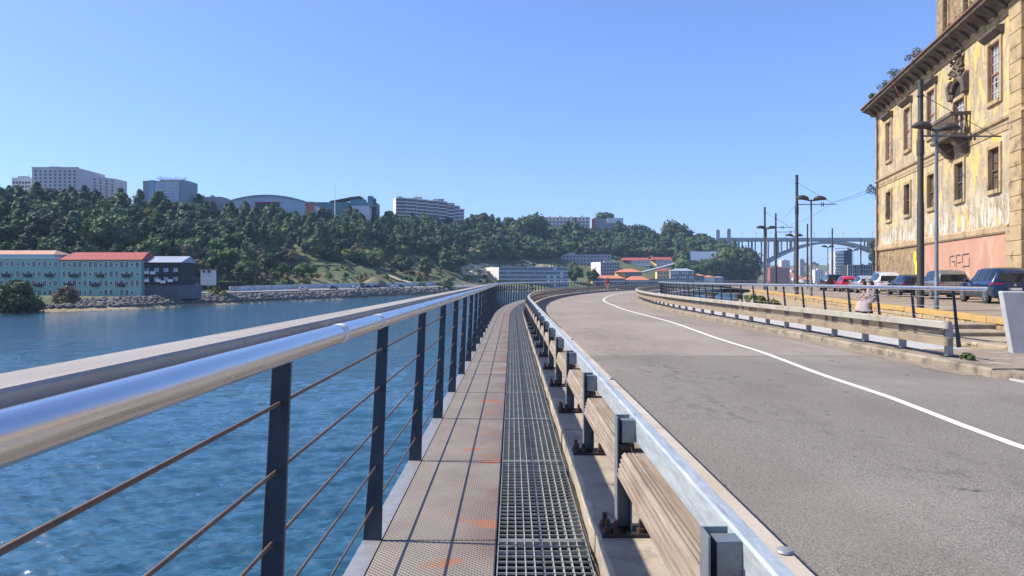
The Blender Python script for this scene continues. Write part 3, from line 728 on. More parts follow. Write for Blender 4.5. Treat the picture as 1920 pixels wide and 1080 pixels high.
# distant wooded patches
VV = []; TT = []; CC = []; base = 0
for i in range(190):
    if i < 120: x = r.uniform(420, 1500); y = r.uniform(1560, 2300); z = float(np.interp(y - 1500 - 0.15*x, [0,25,150,350,600,900], [-8,-4,6,24,44,52]))
    else:
        t_ = r.uniform(0, 28); d = r.uniform(45, 330); x = 300 + 13*t_ + 0.5*d; y = 620 + 26*t_ + d; z = float(np.interp(d, [0,6,40,130,220,500], [-8,-1,3,14,40,60]))
    Vc, Tc, Cc = PRO[int(r.integers(4,8))][0]; W = Vc*r.uniform(.8,1.5) + np.array([x,y,z-1]); VV.append(W); TT.append(Tc+base); CC.append(Cc*r.uniform(.7,1.2)); base += len(W)
tag(link('distant_woods', mesh_np('distant_woods', np.concatenate(VV), np.concatenate(TT), np.concatenate(CC), M_leaf)), 'hazy trees between the distant houses beyond the bridge', 'woods', kind='stuff')

# ================================================================ riprap, beach, far road
M_rock = pm('bank_rocks', (0.19,0.175,0.155), (0.06,0.058,0.055), 0.9, 0.95, 0, 0.5, 3)
M_rock2 = pm('pale_boulders', (0.55,0.46,0.30), (0.34,0.28,0.19), 0.6, 0.95, 0, 0.4, 2)
def rocks(name, label, pts_sc, mat):
    iv, it = ico(); VV = []; TT = []; base = 0
    for p, sc in pts_sc:
        W = iv*(1 + 0.5*(r.random((len(iv),1))-.5))*np.array([sc*r.uniform(.8,1.3), sc*r.uniform(.8,1.3), sc*0.75]) + np.array(p)
        VV.append(W); TT.append(it + base); base += len(W)
    me = mesh_np(name, np.concatenate(VV), np.concatenate(TT), np.zeros((base,3)), mat)
    return tag(link(name, me), label, 'rocks', kind='stuff')
pts_ = []
for i in range(3800):
    px = r.uniform(-200, 1000); v_ = r.uniform(0.35, 0.98)
    if px < 130 and v_ > 0.55: continue
    pts_.append((ground(px, v_), r.uniform(0.35, 0.85)*(1 + max(0, px)/1100)))
rocks('riprap', 'grey rubble bank along the far waterline', pts_, M_rock)
pts_ = []
for i in range(420):
    px = r.uniform(866, 1042); v_ = r.uniform(2.35, 2.95) - 0.15*(px-866)/176
    pts_.append((ground(px, v_), r.uniform(1.0, 2.6)))
rocks('boulder_slope', 'sunlit pale boulder slope above the white ended flats', pts_, M_rock2)
M_farroad = pm('far_road_surface', (0.22,0.215,0.21), (0.17,0.165,0.16), 0.5, 0.9)
mb = MB(); V = []
pxs = list(range(330, 920, 12))
for px in pxs:
    a = ground(px, 1.06); b = ground(px, 1.30); V += [a + Vector((0,0,0.7)), b + Vector((0,0,0.7)), a + Vector((0,0,-1)),]
mb.add(V, [(i*3, (i+1)*3, (i+1)*3+1, i*3+1) for i in range(len(pxs)-1)] + [(i*3+2, (i+1)*3+2, (i+1)*3, i*3) for i in range(len(pxs)-1)])
tag(mb.build('riverside_road', M_farroad), 'riverside road on the far bank behind the rubble', 'road', kind='structure')
M_wallw = pm('whitewashed_wall', (0.60,0.61,0.63), (0.48,0.49,0.51), 0.25, 0.9, c3=(0.34,0.33,0.32), s3=0.15)
e = empty('roadside_wall', ground(430, 1.32), 0, 'long low whitewashed wall behind the far riverside road', 'wall')
for px in range(430, 840, 12):
    a = ground(px, 1.32) - e.location; b = ground(px+11.8, 1.32) - e.location; mb = MB()
    mb.bar(a + Vector((0,0,1.2)), b + Vector((0,0,1.2)), 0.35, 2.6); mb.build('panel', M_wallw, e)
M_brownwall = pm('brown_wall', (0.115,0.095,0.075), (0.085,0.072,0.06), 0.4, 0.95)
e = empty('retaining_wall', ground(560, 2.7), 0, 'long stepped brown panelled retaining wall on the far slope', 'retaining wall')
for i, px in enumerate(range(565, 810, 7)):
    top = 497 + (0 if px < 665 else 6 if px < 700 else 11 if px < 740 else 16 if px < 770 else 22); Y = 400 + (px-565)*0.42
    mb = MB(); x0, x1 = XA(px, Y), XA(px+6.8, Y); z1 = ZA(top, Y); z0 = hill_z(px, Y) - 2
    mb.box(x0, x1, Y, Y+0.6, z0, z1); mb.box(x0 - 0.12, x0 + 0.12, Y-0.12, Y-0.01, z0, z1+0.1); o = mb.build('panel', M_brownwall, e); o.location = -e.location
e = empty('retaining_wall', ground(420, 2.6), 0, 'dark stone terrace wall left of the round terrace tree', 'retaining wall')
for i, px in enumerate(range(392, 562, 8)):
    Y = 356 + (px-392)*0.2; mb = MB(); top = 475 + (px-392)*0.11; mb.box(XA(px,Y), XA(px+7.8,Y), Y, Y+0.6, hill_z(px,Y)-2, ZA(top,Y)); o = mb.build('panel', M_brownwall, e); o.location = -e.location
# sandy path and spoil heap on the building plot
M_sand = pm('sandy_earth', (0.42,0.33,0.21), (0.30,0.24,0.15), 0.4, 0.95, 0, 0.4, 2)
mb = MB(); V = []
for i, (px, v_) in enumerate([(722,2.35),(735,2.2),(748,2.0),(760,1.8),(772,1.6),(790,1.42)]):
    a = ground(px - 5, v_); b = ground(px + 6, v_); V += [a + Vector((0,0,1.0)), b + Vector((0,0,1.0))]
mb.add(V, [(i*2, i*2+1, i*2+3, i*2+2) for i in range(5)])
tag(mb.build('sandy_track', M_sand), 'pale sandy track crossing the far building plot', 'path', kind='structure')
M_sand2 = pm('brown_earth', (0.20,0.16,0.09), (0.14,0.12,0.07), 0.6, 0.95, 0, 0.5, 2)
mb = MB(); c_ = P(702, 531, 392); prof = [(6.0,-1.5),(4.6,0.3),(2.9,1.8),(1.5,2.8),(0.5,3.3)]
V = []; n = 18
for rr, z in prof:
    for k in range(n): t_ = 2*pi*k/n; j = 1 + 0.2*rg.uniform(-1,1); V.append((rr*1.2*j*cos(t_), rr*j*sin(t_), z + rg.uniform(-.2,.2)))
mb.add(V, [(i*n+k, i*n+(k+1)%n, (i+1)*n+(k+1)%n, (i+1)*n+k) for i in range(4) for k in range(n)] + [tuple(range(4*n, 5*n))])
tag(mb.build('spoil_heap', M_sand2, smooth=True, angle=60, loc=c_), 'pointed heap of pale earth on the far building plot', 'earth heap')
# ================================================================ buildings across the river
M_pane = NT('window_glass'); M_pane.base((0.03,0.045,0.065), 0.12); M_pane = M_pane.m
M_pane2 = NT('blue_glass'); M_pane2.base((0.20,0.32,0.42), 0.15, 0.2); M_pane2 = M_pane2.m
M_frame = pm('pale_window_frame', (0.60,0.59,0.57), (0.5,0.49,0.48), 2, 0.7)
M_green = pm('green_tiled_wall', (0.27,0.47,0.42), (0.22,0.40,0.36), 0.25, 0.75, c3=(0.27,0.42,0.39), s3=0.12)
M_redroof = pm('red_tile_roof', (0.34,0.075,0.055), (0.25,0.06,0.05), 0.6, 0.85, 0, 0.4, 3, stretch=(3,1,1))
M_orroof = pm('orange_tile_roof', (0.55,0.20,0.10), (0.44,0.15,0.08), 0.6, 0.85, 0, 0.4, 3, stretch=(3,1,1))
M_pinkroof = pm('pale_pink_roof', (0.46,0.27,0.20), (0.38,0.22,0.165), 0.5, 0.9, 0, 0.4, 3)
M_slate = pm('grey_sheet_roof', (0.30,0.33,0.39), (0.25,0.28,0.33), 0.3, 0.5)
M_darkwood = pm('dark_cladding', (0.022,0.021,0.028), (0.035,0.03,0.035), 0.8, 0.8)
M_apt = pm('pinkish_concrete', (0.62,0.57,0.57), (0.55,0.50,0.50), 0.2, 0.85)
M_whiteb = pm('white_render', (0.74,0.72,0.68), (0.64,0.62,0.59), 0.2, 0.85)
M_greyb = pm('grey_render', (0.36,0.36,0.38), (0.29,0.29,0.31), 0.2, 0.85)
M_yel = pm('yellow_render', (0.66,0.50,0.20), (0.58,0.43,0.18), 0.3, 0.9)
M_tealg = pm('teal_glass_wall', (0.045,0.16,0.21), (0.03,0.11,0.155), 0.2, 0.2)
M_glassw = pm('pale_blue_glazing', (0.42,0.52,0.60), (0.32,0.42,0.50), 0.15, 0.2)
M_darkm = pm('dark_grey_metal', (0.05,0.055,0.062), (0.035,0.04,0.045), 3, 0.6, 0.3)
M_redsign = pm('red_sign', (0.55,0.03,0.03), (0.5,0.03,0.03), 2, 0.6)
WIN = {}
def win_mesh(w_, h_, fr=None, pane=None, depth=0.10, fw=0.13, cross=True):
    key = (round(w_,2), round(h_,2), fr.name if fr else 0, pane.name if pane else 0, cross)
    if key in WIN: return WIN[key]
    mb = MB(); mb.box(-w_/2-fw, w_/2+fw, -depth, 0, h_, h_+fw); mb.box(-w_/2-fw-0.08, w_/2+fw+0.08, -depth-0.1, 0, -fw, 0)
    mb.box(-w_/2-fw, -w_/2, -depth+0.01, 0, 0, h_); mb.box(w_/2, w_/2+fw, -depth+0.01, 0, 0, h_)
    if cross: mb.box(-0.04, 0.04, -0.06, 0, 0, h_)
    mb.box(-w_/2, w_/2, -0.03, 0.0, 0, h_, 1)
    o = mb.build('window', [fr or M_frame, pane or M_pane]); WIN[key] = o.data; bpy.data.objects.remove(o); return WIN[key]
def bld(name, label, px0, px1, ytop, ybase, Y, mat, depth=12, yaw=0.0, cat='building', drop=6):
    """block whose front face spans the pixels at distance Y; local x along the front, y away"""
    x0, x1 = XA(px0, Y), XA(px1, Y); z0, z1 = ZA(ybase, Y), ZA(ytop, Y)
    e = empty(name, (x0, Y, z0), yaw, label, cat); e['W'] = (x1-x0)/cos(yaw); e['H'] = z1-z0
    return e, (x1-x0)/cos(yaw), z1-z0
def walls(e, w_, h_, d, mat, name='wall', z0=-8, x0=0, y0=0):
    mb = MB(); mb.box(x0, x0+w_, y0, y0+d, z0, h_); return mb.build(name, mat, e)
def wins(e, xs, zs, w_, h_, fr=None, pane=None, y=0.0, cross=True, rz=0, x=None, skip=None):
    me = win_mesh(w_, h_, fr, pane, cross=cross)
    for zi, z in enumerate(zs):
        for xi, xx in enumerate(xs):
            if skip and skip(xi, zi): continue
            link('window', me, e, loc=(xx, y, z) if rz == 0 else (y, xx, z), rot=(0,0,rz))
def hip_roof(e, w_, d, z, rise, ov=0.5, mat=None, x0=0, y0=0, ridge=None):
    mb = MB(); k = min(d/2, w_/2) if ridge is None else ridge
    a = [(x0-ov,y0-ov,z),(x0+w_+ov,y0-ov,z),(x0+w_+ov,y0+d+ov,z),(x0-ov,y0+d+ov,z),(x0+k,y0+d/2,z+rise),(x0+w_-k,y0+d/2,z+rise)]
    b = [(p[0],p[1],p[2]-0.25) for p in a[:4]]
    mb.add(a + b, [(0,1,5,4),(1,2,5),(2,3,4,5),(3,0,4),(0,6,7,1),(1,7,8,2),(2,8,9,3),(3,9,6,0),(6,9,8,7)])
    return mb.build('roof', mat or M_redroof, e)
def lin(a, b, n): return [a + (b-a)*(i+0.5)/n for i in range(n)]

# green tiled housing block
e, W, H = bld('housing_block', 'long green tiled four-storey housing block with red roof at the water', 112, 265, 487, 556, 236, M_green)
walls(e, W, H, 13, M_green); hip_roof(e, W, 13, H+0.01, 2.6, 0.4, M_redroof, ridge=1.0)
rw = random.Random(5); st = H/4
xs = lin(0.6, W-0.4, 15)
balc = MB(); balc.box(-1.1,1.1,-1.0,0,-0.12,0); balc.box(-1.1,1.1,-1.0,-0.95,0,0.9); balc.box(-1.1,-1.05,-0.94,0,0,0.9); balc.box(1.05,1.1,-0.94,0,0,0.9); bo = balc.build('balcony', M_darkm); bme = bo.data; bpy.data.objects.remove(bo)
tall = win_mesh(0.95, 1.75, M_whiteb, M_pane); small = win_mesh(0.7, 0.85, M_whiteb, M_pane, cross=False)
for fl in range(4):
    for i, x in enumerate(xs):
        big = (i + fl) % 3 != 1
        if fl == 0 and i % 4 == 2: continue
        link('window', tall if big else small, e, loc=(x, 0, st*fl + (0.45 if big else 0.9)))
        if fl in (1,2) and (i*2 + fl*3) % 5 == 0: link('balcony', bme, e, loc=(x, 0, st*fl + 0.35))
e, W, H = bld('housing_block', 'green tiled housing block with orange roof and skylight band, leftmost on the bank', -75, 111.5, 485, 557, 236.4, M_green)
walls(e, W, H, 13, M_green)
mb = MB(); mb.box(-0.3, W-0.2, -0.3, 0.2, H, H+0.35); mb.build('cornice', M_whiteb, e)
mb = MB(); mb.box(0.1, W-2.5, 1.2, 12, H+0.01, H+1.4); mb.build('skylight_band', M_pane2, e)
mb = MB(); mb.add([(0,0.9,H+1.42),(W-2.2,0.9,H+1.42),(W-5,6.5,H+2.9),(0,6.5,H+2.9),(W-2.2,12,H+1.42),(0,12,H+1.42)], [(0,1,2,3),(3,2,4,5),(1,4,2),(0,3,5)]); mb.build('roof', M_pinkroof, e)
st = H/4; xs = lin(0.4, W-0.4, 18)
for fl in range(4):
    for i, x in enumerate(xs):
        big = (i + fl) % 2 == 0
        link('window', tall if big else small, e, loc=(x, 0, st*fl + (0.45 if big else 0.9)))
        if fl in (1,2) and (i + fl*2) % 4 == 0: link('balcony', bme, e, loc=(x, 0, st*fl + 0.35))
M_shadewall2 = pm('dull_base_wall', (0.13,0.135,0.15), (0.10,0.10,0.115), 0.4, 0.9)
# dark timber building beside it
e, W, H = bld('timber_building', 'dark clad building with grey sheet roof and open balconies right of the green block', 266, 339, 492, 534, 238, M_darkwood)
walls(e, W, H, 11, M_darkwood, z0=0); mb = MB(); mb.add([(-0.4,-0.8,H),(W+0.4,-0.8,H),(W+0.1,7,H+2.2),(-0.1,7,H+2.2),(-0.4,11.4,H),(W+0.4,11.4,H)], [(0,1,2,3),(3,2,5,4),(0,3,4),(1,5,2)]); mb.build('roof', M_slate, e)
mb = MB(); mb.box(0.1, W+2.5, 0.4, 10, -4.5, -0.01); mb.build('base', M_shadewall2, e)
for i in range(4):
    for fl in range(2): link('window', win_mesh(1.5,1.3,M_darkwood,M_pane2), e, loc=(1.6+i*3.1, 0, 1.2+fl*2.9))
for i, (x, z) in enumerate(((1.9,1.0),(3.9,3.5),(5.6,1.0),(7.2,0.6),(1.9,3.6),(9.5,1.0))):
    mb = MB(); mb.box(x-0.8,x+0.8,-0.9,-0.02,z-0.1,z); mb.box(x-0.8,x+0.8,-0.9,-0.84,z,z+0.8); mb.build('balcony', M_whiteb, e)
# small shed with flat roof
e, W, H = bld('shed', 'small white flat roofed shed on the slope right of the dark timber building', 376, 397, 506, 519, 262, M_whiteb); walls(e, W, H, 4, M_whiteb, z0=-3)
mb = MB(); mb.box(-0.4, W+0.4, -0.5, 4.4, H+0.01, H+0.3); mb.build('roof', M_conc, e)
wins(e, [W*0.3, W*0.75], [1.4], 0.8, 1.0)
e, W, H = bld('shed', 'low dark open shed along the far road under the terrace', 375, 455, 530, 546, 300, M_darkwood); walls(e, W, H, 4, M_darkwood, z0=-3)
mb = MB(); mb.box(-0.5, W+0.5, -1.2, 4.5, H+0.01, H+0.35); mb.build('roof', M_hill, e)
# hilltop apartments
e, W, H = bld('apartment_tower', 'big pinkish eight-storey apartment slab on the left hilltop', 60, 147, 315, 375, 455, M_apt)
walls(e, W, H, 30, M_apt, z0=-12); mb = MB(); mb.box(W*0.3,W*0.53,3,10,H+0.01,H+1.4); mb.build('roof_house', M_greyb, e); mb = MB(); mb.box(-0.2,W+0.2,-0.2,0.15,H+0.005,H+0.6); mb.build('parapet', M_apt, e)
wins(e, lin(0.8,W-0.8,9), [2.0+2.15*i for i in range(8)], 1.25, 1.15, M_whiteb, M_pane, cross=False)
e, W, H = bld('apartment_tower', 'receding pinkish apartment wing right of the big hilltop slab', 147.5, 185, 327, 375, 462, M_apt, yaw=0)
mb = MB(); mb.add([(0,0,-12),(W,20,-12),(W,34,-12),(0,14,-12),(0,0,H),(W,20,H),(W,34,H),(0,14,H)], [(0,1,5,4),(1,2,6,5),(2,3,7,6),(3,0,4,7),(4,5,6,7)]); mb.build('wall', M_apt, e)
me = win_mesh(1.3,1.1,M_whiteb,M_pane,cross=False); an = atan2(20, W)
for i in range(6):
    for j in range(7): t_ = (i+0.6)/6.2; link('window', me, e, loc=(W*t_, 20*t_-0.02, 1.5+2.0*j), rot=(0,0,an))
e, W, H = bld('apartment_tower', 'pale low tower at the far left edge of the hilltop', 22, 59, 333, 375, 485, M_whiteb); walls(e, W, H, 14, M_whiteb, z0=-12)
mb = MB(); mb.box(2,7,3,8,H+0.01,H+1.5); mb.box(8.2,8.5,4,4.3,H+0.01,H+2.6); mb.build('roof_house', M_greyb, e); wins(e, lin(0.5,W-0.5,6), [3+2.6*i for i in range(4)], 1.2, 1.2, M_greyb, M_pane, cross=False)
# hospital-like glass building with letters on the roof
e, W, H = bld('glass_building', 'grey hilltop building with gridded blue glass front and rooftop letters', 268, 353, 339, 385, 470, M_greyb)
walls(e, W, H, 14, M_greyb, z0=-10); mb = MB(); mb.box(W*0.28,W*0.80,-0.5,-0.01,2.0,H-1.3); mb.build('glass_front', M_glassw, e)
for i in range(9): mb = MB(); x = W*0.28 + W*0.52*i/8; mb.box(x-0.13,x+0.13,-0.7,-0.51,2.0,H-1.3); mb.build('mullion', M_whiteb, e)
for i in range(7): mb = MB(); z = 2.0 + (H-3.3)*i/6; mb.box(W*0.28,W*0.80,-0.66,-0.505,z-0.12,z+0.12); mb.build('transom', M_whiteb, e)
mb = MB(); mb.box(W*0.14,W*0.27,-0.9,-0.01,0,H+0.3); mb.build('stair_glass', M_pane2, e)
cu = bpy.data.curves.new('letters', 'FONT'); cu.body = 'HOSPITAL DA LUZ'; cu.size = 2.3; cu.extrude = 0.12; cu.align_x = 'CENTER'
to = bpy.data.objects.new('tmp', cu); COL.objects.link(to); dg = bpy.context.evaluated_depsgraph_get(); lm = bpy.data.meshes.new_from_object(to.evaluated_get(dg)); bpy.data.objects.remove(to)
lm.materials.clear(); lm.materials.append(M_whiteb); link('rooftop_letters', lm, e, loc=(W*0.62, 0.8, H+0.9), rot=(RAD(90),0,0))
mb = MB(); V = [(W*0.36 + 1.1*cos(t_), 0.8, H+1.9 + 1.1*sin(t_)) for t_ in [RAD(-120 + 24*i) for i in range(11)]]; mb.tube(V, 0.22, 6); mb.build('rooftop_emblem', M_whiteb, e)
mb = MB(); mb.box(W*0.36, W*0.93, 0.9, 1.05, H+0.01, H+0.9); mb.build('sign_frame', M_greyb, e)
# flat block left of the arched mall
e, W, H = bld('low_block', 'low grey block with rooftop boxes left of the arched glass hall', 356, 416, 369, 395, 500, M_greyb); walls(e, W, H, 14, M_greyb, z0=-8)
for i, x in enumerate((6.0, 13.0)): mb = MB(); mb.box(x, x+2, 2, 5, H+0.01, H+1.3); mb.build('roof_box', M_greyb, e)
# arched glass hall
e, W, H = bld('arched_hall', 'wide glass hall with a shallow arched roof on the hilltop', 414, 586, 384, 400, 545, M_glassw)
n = 20; arc = [(W*i/n, H + 6.6*(1 - ((i/n)*2-1)**2)) for i in range(n+1)]
mb = MB(); mb.prism([(0,-8)] + arc + [(W,-8)], 0, 26, 'y'); mb.build('glass_wall', M_glassw, e)
mb = MB()
for (x0,z0),(x1,z1) in zip(arc, arc[1:]): mb.bar((x0,13,z0+0.4),(x1,13,z1+0.4), 29, 0.75, up=(0,0,1))
mb.build('arched_roof', M_slate, e)
for i in range(1, 24):
    x = W*i/24; z = H + 6.6*(1 - (i/12-1)**2); mb = MB(); mb.box(x-0.12,x+0.12,-0.3,-0.01,-4,z-0.1); mb.build('mullion', M_whiteb, e)
mb = MB(); mb.box(W*0.38,W*0.64,-0.8,-0.31,-2,H+1.6); mb.build('entrance_panel', M_darkm, e); mb = MB(); mb.box(W*0.37,W*0.65,-0.9,-0.31,H+1.62,H+2.1); mb.build('red_band', M_redsign, e)
mb = MB(); mb.box(W*0.93,W*1.02,-1.2,-0.31,-6,H+2.2); mb.build('orange_panel', M_orroof, e)
# teal building with swept roof
e, W, H = bld('teal_building', 'teal glass building with swept canopy roof right of the arched hall', 586, 704, 379, 400, 618, M_tealg)
walls(e, W, H, 20, M_tealg, z0=-8)
mb = MB(); sw = [(W*0.28,H+0.8),(W*0.45,H+2.4),(W*0.62,H+4.2),(W*0.76,H+5.0),(W*0.76,H+4.2),(W*0.62,H+3.3),(W*0.45,H+1.5),(W*0.28,H+0.1)]; mb.prism(sw, -2, 16, 'y'); mb.build('swept_roof', M_darkm, e)
mb = MB(); mb.box(W*0.88,W*0.96,-1,4,-2,H+5.0); mb.build('glass_tower', M_tealg, e); mb = MB(); mb.box(W*0.965,W*1.0,-1,4,-2,H+3.0); mb.build('side_wall', M_darkm, e)
mb = MB(); mb.box(W*0.60,W*0.86,-0.6,-0.01,0,H+2.2); mb.build('upper_glass', M_tealg, e)
e = empty('mast', P(628,395,605), 0, 'tall thin white mast rising from the hilltop hall', 'mast'); mb = MB(); mb.tube([(0,0,-8),(0,0,12),(0,0,22.8)], [0.42,0.32,0.12], 8); mb.build('pole', M_whiteb, e); mb = MB(); mb.box(-0.9,0.9,-0.9,0.9,-9,-7.9); mb.build('footing', M_conc2, e)
e, W, H = bld('white_store', 'small white store with a red square sign below the teal building', 652, 692, 386, 404, 606, M_whiteb); walls(e, W, H, 12, M_whiteb, z0=-8)
mb = MB(); mb.box(W*0.30,W*0.50,-0.4,-0.01,H*0.30,H*0.72); mb.build('red_sign', M_redsign, e); mb = MB(); mb.box(-0.2,W+5,-0.3,12,H+0.01,H+0.4); mb.build('roof', M_conc2, e)
# curved apartments
e = empty('curved_apartments', P(742,415,700), 0, 'stepped curving apartment block with balcony bands on the ridge', 'building')
px_ = [742,762,782,802,822,838,852,862,870]; tp = [370,371,373,375,377,380,385,391,400]
ref = e.location
for i in range(len(px_)-1):
    Y0, Y1 = 700 + i*3, 703 + i*3
    a = P(px_[i], 420, Y0) - ref; b = P(px_[i+1], 420, Y1) - ref; z1 = ZA(tp[i], Y0) - ref.z
    d = (b - a); d.z = 0; L = d.length; an = atan2(d.y, d.x)
    mb = MB(); mb.box(0, L-0.02, 0, 16, -8, z1); o = mb.build('wing', M_apt, e); o.location = (a.x, a.y, 0); o.rotation_euler = (0,0,an)
    nf = int((z1+1)/3.2)
    for f_ in range(nf):
        z = z1 - 1.0 - 3.2*f_
        mb = MB(); mb.box(0.1, L-0.1, -1.4, -0.005, z-0.25, z+0.75); bb = mb.build('balcony', M_whiteb if i else M_apt, o)
        mb = MB(); mb.box(0.3, L-0.3, -0.12, -0.004, z-2.3, z-0.3); mb.build('window_band', M_pane, o)
mb = MB(); mb.box(1,5,4,9,ZA(368,700)-ref.z-1.2,ZA(368,700)-ref.z+0.5); mb.build('roof_box', M_greyb, e)
for i, (px, w2) in enumerate(((775,8),(812,10),(840,6))):
    a = P(px, 372, 712) - ref; mb = MB(); mb.box(a.x, a.x+w2, a.y, a.y+5, ZA(tp[min(7,2*i+2)],708)-ref.z, ZA(tp[min(7,2*i+2)]-5,708)-ref.z); mb.build('roof_box', M_greyb, e)
# pale skyline apartments right of the big tree
e, W, H = bld('skyline_apartments', 'pale four-storey apartment row on the skyline behind the big dark tree', 1020, 1106, 407, 432, 905, M_whiteb); walls(e, W, H, 14, M_apt, z0=-12)
for f_ in range(3): mb = MB(); z = 3.2+4.3*f_; mb.box(0.5,W-0.5,-1.2,-0.01,z,z+1.1); mb.build('balcony', M_whiteb, e)
wins(e, lin(1,W-1,12), [4.4+4.3*i for i in range(3)], 2.2, 1.9, M_greyb, M_pane, cross=False)
for i in range(4): mb = MB(); mb.box(4+i*13,9+i*13,2,8,H+0.01,H+1.6+0.4*(i%2)); mb.build('roof_box', M_whiteb, e)
e, W, H = bld('skyline_apartments', 'shorter pale block with brick corner right of the flat-topped pine', 1110, 1168, 410, 435, 915, M_whiteb); walls(e, W, H, 12, M_greyb, z0=-12)
mb = MB(); mb.box(-0.3,5,-0.4,-0.01,-4,H); mb.build('brick_panel', M_orroof, e); mb = MB(); mb.box(W*0.5,W+0.3,-1.0,-0.01,H*0.66,H+0.8); mb.build('white_panel', M_whiteb, e)
wins(e, lin(6,W-1,8), [2.5+4.2*i for i in range(3)], 1.9, 1.8, M_whiteb, M_pane, cross=False)
e, W, H = bld('hill_house', 'low red roofed house among trees on the skyline', 930, 962, 431, 440, 790, M_greyb); walls(e, W, H, 8, M_whiteb, z0=-8); hip_roof(e, W, 8, H+0.01, 2.0, 0.6, M_redroof); wins(e, lin(1,W-1,4), [1.4], 1.4, 1.6)
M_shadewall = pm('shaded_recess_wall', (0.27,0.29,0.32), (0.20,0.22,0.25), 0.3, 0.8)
# riverside flats with white end wall
e, W, H = bld('riverside_flats', 'long riverside flats with blank white end wall and slatted balconies', 905, 1065, 501, 537, 600, M_greyb)
mb = MB(); pw = W*0.19; mb.prism([(0,15.9),(pw,0),(pw,15.9)], -2, H, 'z'); mb.build('end_wall', M_whiteb, e)
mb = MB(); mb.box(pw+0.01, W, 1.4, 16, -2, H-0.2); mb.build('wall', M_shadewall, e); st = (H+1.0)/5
for f_ in range(6): mb = MB(); z = -1.2 + st*f_; mb.box(pw+0.02, W+0.2, -0.1, 1.39, z, z+0.38); mb.build('slab', M_whiteb, e)
for f_ in range(5):
    mb = MB(); z = -0.8 + st*f_; mb.box(pw+0.3, W, -0.05, 0.02, z, z+0.75); mb.build('glass_rail', M_pane2, e)
    for k in range(10):
        if (k*7 + f_*3) % 4 == 0 or (k > 6 and f_ in (1,2)): x = pw + 1 + (W-pw-2)*k/10; mb = MB(); mb.box(x, x+2.6, 0.9, 1.38, z+0.1, z+st-0.55); mb.build('blind', M_whiteb if k > 6 else M_greyb, e)
for k in range(9):
    mb = MB(); z = 0.6+k*1.5; mb.bar((0.02,15.84,z),(pw-0.05,0.0,z), 0.05, 0.08); mb.build('panel_joint', M_greyb, e)
def flats(label, px0, px1, yt, yb, Y, endw, nf, nc, mat=M_greyb, endmat=M_whiteb):
    e, W, H = bld('terraced_flats', label, px0, px1, yt, yb, Y, mat); ew = endw/F*Y
    mb = MB(); mb.prism([(0,13.9),(ew,-0.2),(ew,13.9)], -6, H+0.4, 'z'); mb.build('end_wall', endmat, e); mb = MB(); mb.box(ew+0.01, W, 0, 14, -6, H); mb.build('wall', mat, e)
    wins(e, lin(ew+0.8, W-0.8, nc), [H/nf*(i+0.25) for i in range(nf)], 1.5, 1.6, M_greyb, M_pane, cross=False)
    mb = MB(); mb.box(ew+4,ew+14,3,9,H+0.01,H+1.8); mb.build('roof_box', mat, e); link('window', win_mesh(1.2,1.4), e, loc=(ew*0.5, 6.8, H*0.55), rot=(0,0,atan2(-14.1, ew)))
    return e, W, H
flats('grey terraced flats with white end wall under the dark wood', 1039, 1146, 477, 506, 760, 14, 4, 14)
flats('smaller grey flats with bright white end wall and brown strips', 1111, 1163, 492, 516, 725, 15, 4, 7)
def house(label, px0, px1, yt, yb, Y, wall, roofm, rise, nwin, nfl=1, d=10, endw=0, name='house', gable=False):
    e, W, H = bld(name, label, px0, px1, yt, yb, Y, wall)
    if endw:
        ew = endw/F*Y; mb = MB(); mb.prism([(0,d),(ew,-0.1),(ew,d)], -5, H, 'z'); mb.build('end_wall', M_yel if wall is not M_whiteb else M_whiteb, e); mb = MB(); mb.box(ew+0.01, W, 0, d, -5, H-0.05); mb.build('wall', wall, e)
    else: walls(e, W, H, d, wall, z0=-5); ew = 0
    hip_roof(e, W, d, H+0.01, rise, 0.6, roofm, ridge=0.6 if gable else None)
    wins(e, lin(ew+0.5, W-0.5, nwin), [H/nfl*(i+0.3) for i in range(nfl)], min(1.3, W/nwin*0.5), min(1.6, H/nfl*0.5))
    return e, W, H
M_shade = pm('grey_plaster', (0.22,0.22,0.22), (0.17,0.17,0.17), 0.3, 0.9)
house('white gabled house with red roof, left of the pair under the wood', 1168, 1218, 488, 504, 800, M_whiteb, M_redroof, 3.0, 6, 2, 12, 17, gable=True)
house('brown and white house with red roof, right of the pair under the wood', 1223, 1260, 487, 502, 815, M_apt, M_redroof, 3.0, 5, 2, 12, 8, gable=True)
house('yellow ended house with orange hip roof above the long sheds', 1157, 1203, 510, 524, 690, M_shade, M_orroof, 3.0, 7, 1, 14, 15)
house('long low shed with orange roof and yellow end by the viaduct', 1105, 1172, 522, 540, 660, M_shade, M_orroof, 2.6, 10, 1, 12, 8, name='shed')
house('low shed with orange hip roof right of the long shed', 1174, 1217, 525, 540, 662, M_shade, M_orroof, 3.4, 6, 1, 12, 0, name='shed')
e, W, H = bld('stone_wall', 'long grey panelled wall between the orange roofed sheds and the yellow building', 1217, 1262, 523, 540, 668, M_shade)
for i in range(11): mb = MB(); mb.box(W*i/11+0.03, W*(i+1)/11-0.03, 0, 0.8, -4, H+0.1*(i%2)); mb.build('panel', M_shade, e)
house('yellow building with stepped gable before the dark row', 1232, 1260, 508, 524, 700, M_yel, M_redroof, 2.2, 5, 2, 9, 0)
e, W, H = bld('row_building', 'dark stone row building with many pale windows by the river', 1258, 1302, 508, 540, 690, M_shade); walls(e, W, H, 12, M_shade, z0=-4); hip_roof(e, W, 12, H+0.01, 2.4, 0.5, M_slate)
wins(e, lin(0.6,W-0.6,9), [H/4*(i+0.25) for i in range(4)], 1.1, 1.7, M_whiteb, M_frame, skip=lambda a, b: (a*3+b*5) % 4 == 0)
